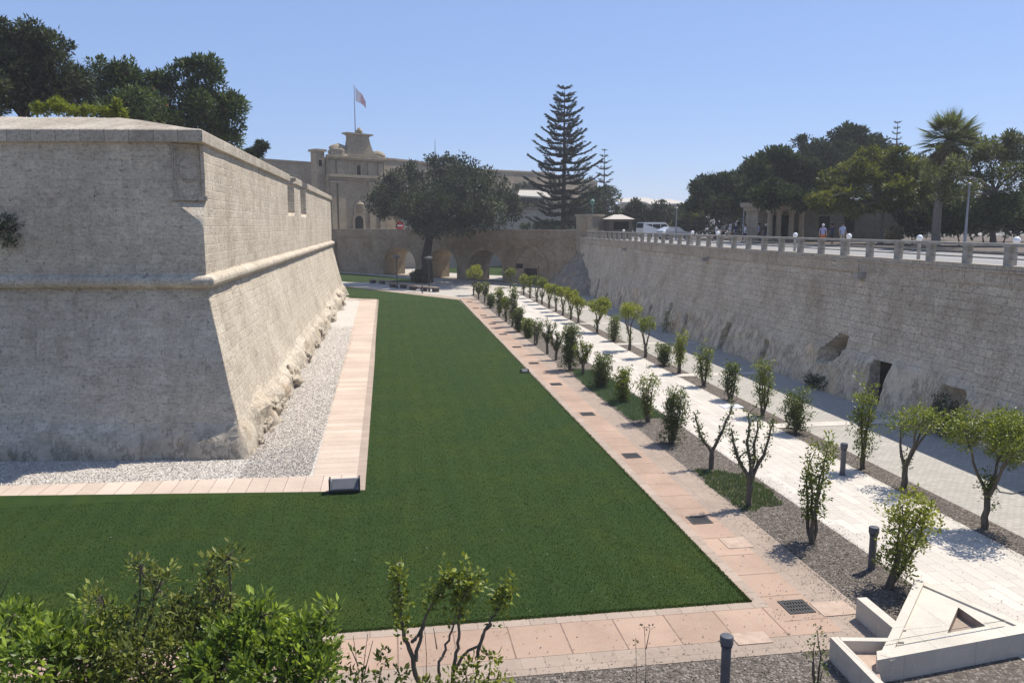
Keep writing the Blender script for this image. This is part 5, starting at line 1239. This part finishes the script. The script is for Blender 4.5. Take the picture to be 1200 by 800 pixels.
st_tree('garden_tree', 'spreading yellow green tree before the shaded wall of the portico house', 1032, 60, ((985, 215, 0, 24, 13), (1015, 200, -1, 28, 14), (1050, 198, 0, 30, 16), (1080, 205, 1, 24, 16), (1000, 228, -2, 26, 9), (1045, 222, -2, 34, 12), (1075, 228, 0, 24, 11), (1035, 182, 0, 24, 8), (972, 232, 0, 16, 9), (990, 240, -2, 22, 9), (1065, 240, -1, 22, 10), (965, 242, 0, 16, 8), (1030, 242, 0, 26, 10), (1000, 248, -1, 14, 6), (960, 232, -3, 16, 9), (1095, 215, -2, 20, 14)), 10500, .26, 'yellowgreen', .22, 'bark_grey', tt=(1036, 232), crad=.5)
st_tree('garden_tree', 'wide feathery tree at the right edge beyond the railing', 1165, 52, ((1140, 185, 0, 30, 16), (1175, 178, 1, 30, 18), (1200, 190, 0, 28, 20), (1120, 205, 0, 24, 14), (1160, 205, -1, 34, 13), (1195, 218, 0, 24, 12), (1150, 170, 1, 24, 10), (1185, 163, 0, 20, 9), (1108, 222, 1, 18, 12), (1105, 190, 2, 22, 18), (1090, 200, 3, 18, 18), (1130, 160, 2, 18, 10), (1098, 208, -6, 17, 14), (1122, 196, -6, 18, 12), (1112, 228, -6, 20, 8), (1135, 225, -5, 20, 10)), 9000, .24, 'feather', .22, 'bark_grey', tt=(1165, 225), crad=.5, asp=.4)
for bx, Y, bl_, n_, lab, mt_ in ((1175, 50, ((1160, 258, 0, 24, 18), (1185, 250, 0, 26, 22), (1205, 262, 0, 20, 16)), 4200, 'dense dark green bush at the right edge behind the street', 'garden'),
   (1125, 53, ((1120, 262, 0, 24, 14), (1140, 254, 0, 18, 16), (1105, 252, 0, 16, 14)), 3400, 'tall green bush behind the palm trunk', 'garden'),
   (1070, 56, ((1065, 266, 0, 20, 12), (1082, 256, 0, 16, 16), (1058, 252, 0, 12, 14)), 3000, 'shady bush left of the palm trunk', 'oak'),
   (1050, 49, ((1048, 276, 0, 9, 6), (1052, 272, 0, 6, 5)), 700, 'small pale grey bush by the street in front of the shady bush', 'dry'),
   (935, 70, ((930, 272, 0, 8, 7), (940, 275, 0, 7, 5)), 500, 'small potted dark bush at the portico', 'garden')):
    st_tree('garden_bush', lab, bx, Y, bl_, n_, .2, mt_, .07, 'bark_dark', limbs=False, cat='bush', crad=.4)

for i, (x0, x1, Y, yt, lab) in enumerate(((796, 880, 104, 250, 'dark hedge under the leftmost street pines'), (880, 1010, 100, 248, 'dark hedge far behind the portico house'), (990, 1110, 72, 236, 'tall dark hedge at the right end of the portico house'), (1090, 1215, 64, 232, 'tall dark hedge at the right edge behind the garden bushes'))):
    k_ = int((x1-x0)/13)+1
    st_tree('garden_hedge', lab, (x0+x1)/2, Y, [(x0+(x1-x0)*j/(k_-1), yt+ (282-yt)*f_ + 3*math.sin(j*2.1), random.uniform(-1, 1), 11, 13) for j in range(k_) for f_ in (.18, .62)], 5200, .3, 'oak' if i < 2 else 'garden', .08, limbs=False, cat='hedge', crad=.5)
# palm
Yp = 50; pb = at(1097, 282, Yp); pb.z = STREET; ptp = at(1113, 165, Yp)
t_ = thing('fan_palm', 'tall fan palm with leaning pale trunk standing above the garden trees', 'palm', pb)
mb = MB(); pts = [pb.lerp(ptp, i/9) + Vector((.25*math.sin(math.pi*i/9)*-1, 0, 0)) for i in range(10)]; pts[0].z -= .2
mb.tube(pts, [.34, .29, .27, .26, .25, .25, .25, .25, .25, .22], 12); mb.build('trunk', M['bark_grey'], t_, 60)
def fronds(name, n, el0, el1, Ls, mat, bl_len, droop):
    P = []; D = []; mbf = MB()
    for i in range(n):
        a = i*2.4+random.uniform(-.2, .2); el = random.uniform(el0, el1); dv = Vector((math.cos(a)*math.cos(el), math.sin(a)*math.cos(el), math.sin(el))); L = Ls*random.uniform(.75, 1.1)
        e = ptp+dv*L-Vector((0, 0, droop*L*.3)); mbf.tube([ptp+Vector((0, 0, -.1)), ptp.lerp(e, .5)+Vector((0, 0, .08*L)), e], [.03, .022, .012], 4)
        side = dv.cross(Vector((0, 0, 1))).normalized(); nrm = side.cross(dv)
        for k in range(22):
            b = -1.5+3.0*k/21; P.append(tuple(e)); D.append(tuple(dv*math.cos(b)+side*math.sin(b)-Vector((0, 0, droop*(.25+.5*random.random())))))
    return leaves(name, P, D, bl_len*RNG.uniform(.8, 1.1, len(P)), .075, M[mat], t_, 'leaf', None, .3), mbf.build('petiole', M[mat], t_)
fronds('frond', 64, -.35, 1.45, 1.25, 'palm', 1.15, .3); fronds('dead_frond', 30, -1.3, -.4, .9, 'deadpalm', .8, .8)

# trees on the bastion terrace (left)
GL = 'trees on the bastion terrace'
def lt(name, lab, bx, Y, bl_, n_, ll, mt_, trunk, **kw):
    q = at(bx, 180, Y); tree(name, lab, (q.x, q.y, 10.95), [blob(x, y, Y+dy, w_, h_) for x, y, dy, w_, h_ in bl_], n_, ll, mt_, trunk, 'bark_dark', GL, **kw)
lt('dark_pine', 'tall dark tree at the left edge above the bastion', 25, 50, ((10, 70, 0, 34, 32), (45, 70, 0, 34, 30), (0, 105, -1, 40, 28), (55, 105, 0, 36, 26), (30, 45, 0, 26, 14), (5, 42, 0, 22, 16), (62, 60, 0, 14, 14), (-30, 80, 0, 40, 40)), 14000, .22, 'oak', .35, crad=.45, shellk=.35)
lt('garden_tree', 'wide dark tree with reddish blossom standing above the middle of the bastion', 190, 58, ((130, 105, 0, 32, 24), (170, 110, 1, 34, 26), (215, 115, 0, 36, 28), (250, 125, 0, 28, 30), (120, 85, 0, 22, 13), (235, 92, 0, 22, 18), (268, 145, 0, 16, 26), (180, 135, -2, 50, 24), (110, 125, 0, 24, 18), (190, 92, 0, 20, 12), (240, 72, 0, 16, 6), (255, 82, 0, 10, 7), (215, 74, 0, 6, 4), (262, 160, 0, 16, 18), (150, 80, 0, 14, 8)), 16000, .24, 'garden', .35, extra=('blossom', 90, .2), crad=.5, shellk=.35)
lt('spiky_palm', 'small spiky topped plant between the two bastion trees', 88, 54, ((90, 92, 0, 14, 12), (84, 110, 0, 14, 16)), 1500, .5, 'oak', .2, asp=.12, crad=.5)
lt('small_conifer', 'small dark conifer tip at the right end of the bastion trees', 300, 64, ((300, 178, 0, 8, 6), (306, 172, 0, 5, 4), (294, 182, 0, 8, 5)), 900, .26, 'oak', .12, crad=.3)
lt('sunlit_bush', 'sunlit yellow green bush along the bastion parapet', 90, 38, ((50, 130, 0, 12, 6), (75, 126, 0, 14, 9), (100, 130, 0, 16, 6), (128, 130, 0, 12, 6), (143, 134, 0, 8, 5), (66, 122, 0, 7, 5), (137, 126, 0, 5, 6)), 2400, .12, 'bright', .05, limbs=False, cat='bush', crad=.22)

# plants rooted in the walls
for px, py, Y, w_, h_, n_, lab, mt_ in ((8, 270, 27.95, 15, 20, 900, 'dark caper bush growing from the shaded bastion face', 'oak'), (116, 226, 28.0, 4, 9, 120, 'little dark weed tuft on the shaded bastion face', 'oak')):
    q = at(px, py, Y); t_ = thing('wall_plant', lab, 'plant', q); c = np.array(q) + ball(max(5, n_//14), .1)*np.array([w_*Y/F, .22, h_*Y/F]); c[:, 1] = np.minimum(c[:, 1], Y+.05)
    p, d = clumps(c, 14, .09); leaves('foliage', p, d, .09, .04, M[mt_], t_)
    mb = MB(); mb.tube([q+Vector((0, .35, 0)), q+Vector((0, -.1, .05))], [.03, .015], 5); mb.build('stem', M['bark'], t_)
for y, zc, w_, n_, lab in ((wY(1104, 490, 19.5), .75, .8, 1300, 'dark leafy plant in the hollow at the ditch wall foot near the large tree'), (wY(960, 443, 19.6), .3, .9, 900, 'low dark weeds along the ditch wall foot under the small cave'), (wY(795, 368, 20.1), .8, .35, 300, 'thin pale bush at the ditch wall foot behind the far citrus trees')):
    X = 19.55 if y < 40 else 19.3; t_ = thing('wall_plant', lab, 'plant', (X, y, 0)); c = np.array([X, y, zc*.9])+ball(max(6, n_//14), .1)*np.array([.4, w_, zc])
    p, d = clumps(c, 14, .14); k = p[:, 2] > .02; leaves('foliage', p[k], d[k], .12, .06, M['oak' if n_ > 400 else 'yellowgreen'], t_); mb = MB(); mb.tube([(X, y, -.05), (X-.05, y, zc)], [.03, .01], 5); mb.build('stem', M['bark'], t_)

# ---- ground scatter
def scatter_in(n, x0, x1, y0, y1, pw=2.0):
    u = RNG.random(n); y = 1/((1/y0)*(1-u)+(1/y1)*u) if pw == 2 else y0+(y1-y0)*u
    return np.stack([RNG.uniform(x0, x1, n), y], 1)
n_ = 190000; xy = scatter_in(n_, -11, 7.03, 14.12, 83); xy = xy[xy[:, 1] < 80.4-.9*np.maximum(0, xy[:, 0]-20)]; k = ~((xy[:, 1] > 22.2) & (xy[:, 0] < -.84-.003*(xy[:, 1]-22))) & (xy[:, 0] < 7.04-.003*(xy[:, 1]-14)); xy = xy[k]
ex = np.stack([RNG.uniform(6.93, 7.06, 9000), 14.1+66*RNG.random(9000)**1.6], 1); ey = np.stack([RNG.uniform(-11, 7.05, 9000), RNG.uniform(14.08, 14.2, 9000)], 1)
xy = np.concatenate([xy, ex, ey]); n_ = len(xy)
tone = np.array([.45+.60*noise.noise((x*.40, y*.22, 0))+.2*noise.noise((x*2.2, y*.35, 4))+.035*math.sin(x*5.4+.4*math.sin(y*.3)) for x, y in xy])
g_ = leaves('grass', np.column_stack([xy, np.full(n_, .03)]), np.column_stack([RNG.normal(0, .45, n_), RNG.normal(0, .45, n_), np.ones(n_)]), RNG.uniform(.018, .042, n_), .008*(1+xy[:, 1]/22), M['grass'], None, 'blade', np.clip(tone+RNG.normal(0, .16, n_), 0, 1)); tag(g_, kind='stuff')
def patch(name, pts, n, hh, mat):
    P = []; 
    xs = [p[0] for p in pts]; ys = [p[1] for p in pts]
    while len(P) < n:
        x = random.uniform(min(xs)-.3, max(xs)+.3); y = random.uniform(min(ys)-.4, max(ys)+.4); ins = False
        j = len(pts)-1
        for i in range(len(pts)):
            (xi, yi), (xj, yj) = pts[i], pts[j]
            xx, yy_ = x+.15*noise.noise((x*3, y*3, 1)), y+.25*noise.noise((x*2, y*2, 5))
            if (yi > yy_) != (yj > yy_) and xx < (xj-xi)*(yy_-yi)/(yj-yi)+xi: ins = not ins
            j = i
        if ins: P.append((x, y, .015))
    n = len(P); o = leaves(name, P, np.column_stack([RNG.normal(0, .5, n), RNG.normal(0, .5, n), np.ones(n)]), RNG.uniform(.5, 1.2, n)*hh, .022, M[mat], None, 'blade'); tag(o, kind='stuff')
M['patchgrass'] = leafmat('thin_weedy_grass', (.05, .085, .035), (.15, .20, .09), .3, .6, .15)
patch('grass_patch', [(9.1, 18.9), (10.4, 19.2), (10.6, 20.5), (10.5, 22.0), (9.2, 22.6), (9.0, 21)], 5000, .13, 'patchgrass')
patch('ground_cover', [(9.2, 28.9), (10.6, 29.2), (10.65, 36), (10.6, 39.5), (9.3, 40), (9.0, 36)], 17000, .15, 'cover')
n_ = 15000; xy = np.concatenate([scatter_in(n_, 9.08, 10.7, 12.3, 40), scatter_in(6000, 14.24, 15.0, 14, 45), np.stack([RNG.uniform(-7, 8.5, 14000), RNG.uniform(8.6, 12.15, 14000)], 1)])
xy = xy[~((np.abs(xy[:, 1, None]-np.array(STR)[None]) < .34).any(1) & (xy[:, 0] > 14))]; n_ = len(xy)
o = leaves('mulch_chips', np.column_stack([xy, np.full(n_, .022)+RNG.random(n_)*.012]), np.column_stack([RNG.normal(0, 1, n_), RNG.normal(0, 1, n_), RNG.normal(0, .25, n_)]), RNG.uniform(.02, .06, n_), RNG.uniform(.012, .03, n_), M['chips'], None, 'leaf', RNG.random(n_)**2.2, .4); tag(o, kind='stuff')
n_ = 30000; xy = np.concatenate([scatter_in(n_, -4.6, -2.5, 23.8, 60), np.stack([RNG.uniform(-14, -2.5, 16000), RNG.uniform(23.9, 27, 16000)], 1)]); k = (xy[:, 1] > 23.75-.045*(xy[:, 0]+2.4)) ; xy = xy[k]; n_ = len(xy)
M['pebble'] = leafmat('gravel_pebble', (.34, .305, .265), (.70, .64, .57), 0, .9, .1)
o = leaves('gravel_stones', np.column_stack([xy, np.full(n_, .026)+RNG.random(n_)*.02]), np.column_stack([RNG.normal(0, 1, n_), RNG.normal(0, 1, n_), RNG.normal(0, .5, n_)]), RNG.uniform(.03, .065, n_), RNG.uniform(.025, .05, n_), M['pebble'], None, 'leaf', RNG.random(n_)**.8, .8); tag(o, kind='stuff')

n_ = 2600; xy = np.concatenate([scatter_in(700, 7.1, 9.0, 12.3, 60), np.stack([RNG.uniform(-3, 9, 600), 12.2+1.9*RNG.random(600)**2.4], 1), scatter_in(350, 10.8, 14.1, 12.5, 50), np.stack([8.98-.5*RNG.random(1800)**3, 12.4+30*RNG.random(1800)**1.5], 1), np.stack([10.76+.5*RNG.random(1500)**3, 12.4+30*RNG.random(1500)**1.5], 1), np.stack([14.18-.5*RNG.random(1200)**3, 14+30*RNG.random(1200)**1.5], 1)])
k = ~((xy[:, 1] < 14.9) & (xy[:, 0] > 7.3) & (xy[:, 0] < 11.6) & (xy[:, 1] < 14.4-.9*np.abs(xy[:, 0]-9.6)*0+.2) & (xy[:, 0] > 9.0)); xy = xy[k]; n_ = len(xy)
xy = np.concatenate([xy, scatter_in(420, -.6, 6.9, 14.3, 60), np.stack([RNG.uniform(-9, 6.9, 160), RNG.uniform(14.3, 22, 160)], 1)]); zz_ = np.concatenate([np.full(n_, .034), np.full(580, .066)]); n_ += 580
o = leaves('leaf_litter', np.column_stack([xy, zz_]), np.column_stack([RNG.normal(0, 1, n_), RNG.normal(0, 1, n_), RNG.normal(0, .12, n_)]), RNG.uniform(.015, .055, n_), RNG.uniform(.01, .03, n_), M['chips'], None, 'leaf', RNG.random(n_)**2, .3); tag(o, kind='stuff')

# ================================================================== PEOPLE AND VEHICLES
def person(label, loc, rz, shirt, legs, hairm='hair', pose=0, h=1.72, group='pedestrians under the street trees', legskin=.25):
    t_ = thing('person', label, 'person', loc, group); s_ = h/1.72
    J = {'pel': (0, 0, .93), 'wai': (0, 0, 1.08), 'che': (0, -.01, 1.28), 'nek': (0, 0, 1.47), 'hd0': (0, .03, 1.56), 'hd1': (0, .03, 1.66),
         'hl': (.09, 0, .88), 'kl': (.10, .03, .49), 'al': (.10, -.03, .09), 'tl': (.11, .12, .03), 'hr': (-.09, 0, .88), 'kr': (-.10, .03, .49), 'ar': (-.10, -.03, .09), 'tr': (-.11, .12, .03),
         'sl': (.19, -.01, 1.40), 'el': (.25, -.03, 1.12), 'wl': (.26, .06, .87), 'fl': (.26, .09, .77), 'sr': (-.19, -.01, 1.40), 'er': (-.25, -.03, 1.12), 'wr': (-.26, .06, .87), 'fr': (-.26, .09, .77)}
    if pose == 1: J.update(kl=(.1, .2, .52), al=(.1, .22, .1), tl=(.1, .36, .06), kr=(-.1, -.05, .5), ar=(-.1, -.32, .15), tr=(-.1, -.24, .05), el=(.25, -.16, 1.15), wl=(.25, -.1, .9), fl=(.25, -.06, .8), er=(-.25, .1, 1.14), wr=(-.24, .28, .98), fr=(-.24, .36, .92))
    if pose == 2: J.update(er=(-.26, .06, 1.14), wr=(-.14, .26, 1.2), fr=(-.08, .3, 1.27))
    rad = dict(pel=.145, wai=.125, che=.15, nek=.055, hd0=.085, hd1=.095, hl=.095, kl=.06, al=.042, tl=.035, hr=.095, kr=.06, ar=.042, tr=.035, sl=.062, el=.043, wl=.032, fl=.03, sr=.062, er=.043, wr=.032, fr=.03)
    E = [('pel', 'wai'), ('wai', 'che'), ('che', 'nek'), ('nek', 'hd0'), ('hd0', 'hd1'), ('pel', 'hl'), ('hl', 'kl'), ('kl', 'al'), ('al', 'tl'), ('pel', 'hr'), ('hr', 'kr'), ('kr', 'ar'), ('ar', 'tr'), ('che', 'sl'), ('sl', 'el'), ('el', 'wl'), ('wl', 'fl'), ('che', 'sr'), ('sr', 'er'), ('er', 'wr'), ('wr', 'fr')]
    ks = list(J); me = bpy.data.meshes.new('skeleton'); me.from_pydata([tuple(c*s_ for c in J[k]) for k in ks], [(ks.index(a), ks.index(b)) for a, b in E], [])
    o = bpy.data.objects.new('skeleton', me); COL.objects.link(o); sm = o.modifiers.new('skin', 'SKIN'); sm.use_smooth_shade = True
    for i, k in enumerate(ks): me.skin_vertices[0].data[i].radius = (rad[k]*s_*(1.15 if k in ('che', 'pel', 'wai') else 1), rad[k]*s_*(.8 if k in ('che', 'pel', 'wai') else 1))
    me.skin_vertices[0].data[0].use_root = True
    o.modifiers.new('sub', 'SUBSURF').levels = 1
    dg = bpy.context.evaluated_depsgraph_get(); me2 = bpy.data.meshes.new_from_object(o.evaluated_get(dg)); bpy.data.objects.remove(o)
    for m in (M['skin'], shirt, legs, M['tyre']): me2.materials.append(m)
    for p in me2.polygons:
        c = p.center/s_; a = abs(c.x) > .2 or (c - Vector((0, 0, 1))).xy.length > .24
        if c.z < .1: mi = 3
        elif c.z < .95 and abs(c.x) < .19 and not (pose and abs(c.x) > .21): mi = 2 if c.z > .1+legskin*1.2 else 0
        elif c.z < 1.47 and (c.z > 1.18 or abs(c.x) < .2): mi = 1
        else: mi = 0
        p.material_index = mi; p.use_smooth = True
    b = bpy.data.objects.new('body', me2); COL.objects.link(b); b.parent = t_
    mb = MB(); rows = []
    for i in range(7):
        th = math.pi*.62*i/6; rows.append([(.105*s_*math.sin(th)*math.cos(2*math.pi*k/12), .0+(.015+.115*math.sin(th)*math.sin(2*math.pi*k/12))*s_, (1.64+.125*math.cos(th)-(.05 if math.sin(2*math.pi*k/12) < -.2 else 0)*i/6)*s_) for k in range(13)])
    mb.grid(rows); hb = mb.build('hair', M[hairm], None, 60); hb.data.flip_normals(); hb.parent = t_
    t_.rotation_euler.z = rz
cl = {n: plain('cloth_'+n, c, .85, .1, .06) for n, c in dict(white=(.7, .7, .72), paleblue=(.40, .46, .62), navy=(.03, .04, .09), lilac=(.36, .34, .52), grey=(.2, .2, .21), red=(.55, .07, .05), black=(.025, .025, .03), beige=(.4, .34, .26), teal=(.08, .2, .22), orange=(.6, .16, .04)).items()}
cl['hat'] = cl['white']; M['hatm'] = cl['white']
for lab, px, Y, sh, lg, rz, po, hh, hm in (
  ('person in lilac top and orange red shorts standing before the portico house', 964, 56, 'lilac', 'orange', 2.6, 0, 1.68, 'hatm'),
  ('person in dark clothes standing between two pale shirted pedestrians', 975, 57, 'navy', 'black', .6, 2, 1.72, 'hair'),
  ('person in pale blue shirt rightmost of the group by the portico house', 987, 55, 'paleblue', 'beige', 3.2, 0, 1.78, 'hair'),
  ('person in white shirt walking, leftmost under the dark pines', 839, 74, 'white', 'navy', 1.2, 1, 1.7, 'hair'),
  ('person in dark grey standing next to the leftmost white shirted walker', 847, 76, 'grey', 'black', .3, 0, 1.74, 'hair'),
  ('person in white shirt and hat under the dark pines', 855, 75, 'white', 'beige', 4, 0, 1.7, 'hatm'),
  ('person in navy shirt and white cap under the pines', 862, 73, 'navy', 'grey', 2.2, 2, 1.76, 'hatm'),
  ('person in white top walking towards the portico', 873, 70, 'white', 'navy', 1.6, 1, 1.66, 'hair'),
  ('person in pale blue top beside the walker near the portico', 881, 71, 'paleblue', 'white', 3.4, 0, 1.7, 'hair'),
  ('person in lilac shirt and dark trousers left of the portico columns', 889, 69, 'lilac', 'black', 1, 0, 1.78, 'hair'),
  ('person in black shirt and white hat at the left portico column', 897, 68, 'black', 'navy', 2.9, 2, 1.72, 'hatm')):
    q = at(px, 280, Y); person(lab, (q.x, q.y, STREET+.004), rz, cl[sh], cl[lg], hm, po, hh)

def vehicle(name, label, loc, rz, L, W, prof, win, paint, wheelr, axle):
    """side profile (y along, z) extruded over the width, with windows, wheels, lamps, bumpers"""
    t_ = thing(name, label, 'van' if 'van' in name else 'car', (0, 0, 0)); mb = MB(); n = len(prof); vs = []
    for sx, ins in ((-1, .0), (1, .0)):
        for y, z in prof: vs.append((sx*(W/2-(.12 if z > 1.0 else 0)), y, z))
    mb.add(vs, [tuple(range(n)), tuple(range(n, 2*n))[::-1]] + [((i+1) % n, i, n+i, n+(i+1) % n) for i in range(n)])
    body = mb.build('body', paint, t_); bm_ = bmesh.new(); bm_.from_mesh(body.data); bmesh.ops.recalc_face_normals(bm_, faces=bm_.faces[:]); bmesh.ops.bevel(bm_, geom=[e for e in bm_.edges], offset=.05, segments=2, affect='EDGES', clamp_overlap=True); bm_.to_mesh(body.data); bm_.free()
    for poly in win:
        for sx in (-1, 1):
            mb = MB(); mb.slab([(sx*(W/2-.125+ .004), y, z) for y, z in poly], (sx*.012, 0, 0)); mb.build('side_window', M['glassdark'], t_)
    f = [p for p in prof]
    for (ya, za), (yb, zb), nm in ((prof[2], prof[3], 'windscreen'), (prof[-3], prof[-2], 'rear_window')):
        d = Vector((0, yb-ya, zb-za)); nn = Vector((0, -d.z, d.y)).normalized(); a = Vector((0, ya, za))+d*.12; b = Vector((0, ya, za))+d*.9
        if nn.dot(Vector((0, (ya+yb)/2, (za+zb)/2-.8))) < 0: nn = -nn
        x_ = W/2-.24; mb = MB(); mb.slab([a+Vector((-x_, 0, 0))+nn*.004, a+Vector((x_, 0, 0))+nn*.004, b+Vector((x_, 0, 0))+nn*.004, b+Vector((-x_, 0, 0))+nn*.004], nn*.012); mb.build(nm, M['glassdark'], t_)
    for y in axle:
        for sx in (-1, 1):
            wmb = MB(); wmb.tube([(sx*(W/2-.2), y, wheelr), (sx*(W/2+.01), y, wheelr)], wheelr, 18); wh = wmb.build('wheel', M['tyre'], t_)
            rmb = MB(); rmb.tube([(sx*(W/2+.011), y, wheelr), (sx*(W/2+.02), y, wheelr)], wheelr*.6, 14); rm = rmb.build('rim', M['lightgrey'], wh)
    y0 = min(p[0] for p in prof); y1 = max(p[0] for p in prof)
    for y, nm in ((y0-.03, 'front_bumper'), (y1-.06, 'rear_bumper')): mb = MB(); mb.box(-W/2+.05, W/2-.05, y, y+.09, .3, .52); mb.build(nm, M['lightgrey'], t_)
    for sx in (-1, 1): mb = MB(); mb.box(sx*(W/2-.28)-.13, sx*(W/2-.28)+.13, y0-.012, y0+.05, .62, .8); mb.build('headlight', M['headlamp'], t_)
    t_.location = loc; t_.rotation_euler.z = rz; return t_
q = at(768, 275, 94)
vehicle('white_van', 'white van parked on the street left of the dark pines', (q.x, q.y, STREET+.004), R(105), 4.6, 1.85, [(-2.3, .3), (-2.3, .85), (-1.75, 1.1), (-1.05, 1.85), (-.8, 1.95), (2.15, 1.95), (2.28, 1.2), (2.3, .3)], [[(-1.45, 1.2), (-.98, 1.72), (-.25, 1.72), (-.25, 1.2)], [(-.15, 1.2), (-.15, 1.72), (.95, 1.72), (.95, 1.2)], [(1.05, 1.2), (1.05, 1.72), (2.05, 1.72), (2.05, 1.2)]], M['whitepaint'], .33, (-1.4, 1.4))
q = at(789, 277, 88)
vehicle('parked_car', 'small silver car parked on the street right of the white van', (q.x, q.y, STREET+.004), R(100), 3.8, 1.65, [(-1.9, .28), (-1.9, .75), (-1.0, .92), (-.35, 1.4), (.9, 1.42), (1.7, .98), (1.9, .9), (1.9, .28)], [[(-.75, .97), (-.3, 1.3), (.25, 1.32), (.25, .97)], [(.33, .97), (.33, 1.32), (.85, 1.32), (1.35, .97)]], M['carblue'], .29, (-1.2, 1.2))

# ================================================================== AIR
t = bpy.data.materials.new('air'); t.use_nodes = True; tn = t.node_tree; tn.nodes.clear()
pv = tn.nodes.new('ShaderNodeVolumePrincipled'); pv.inputs['Color'].default_value = (.95, .96, 1, 1); pv.inputs['Density'].default_value = .00055; pv.inputs['Anisotropy'].default_value = .2
ot = tn.nodes.new('ShaderNodeOutputMaterial'); tn.links.new(pv.outputs[0], ot.inputs['Volume'])
mb = MB(); mb.box(-905, 905, -905, 905, -3.2, 36); hz = mb.build('haze', t); tag(hz, kind='stuff')
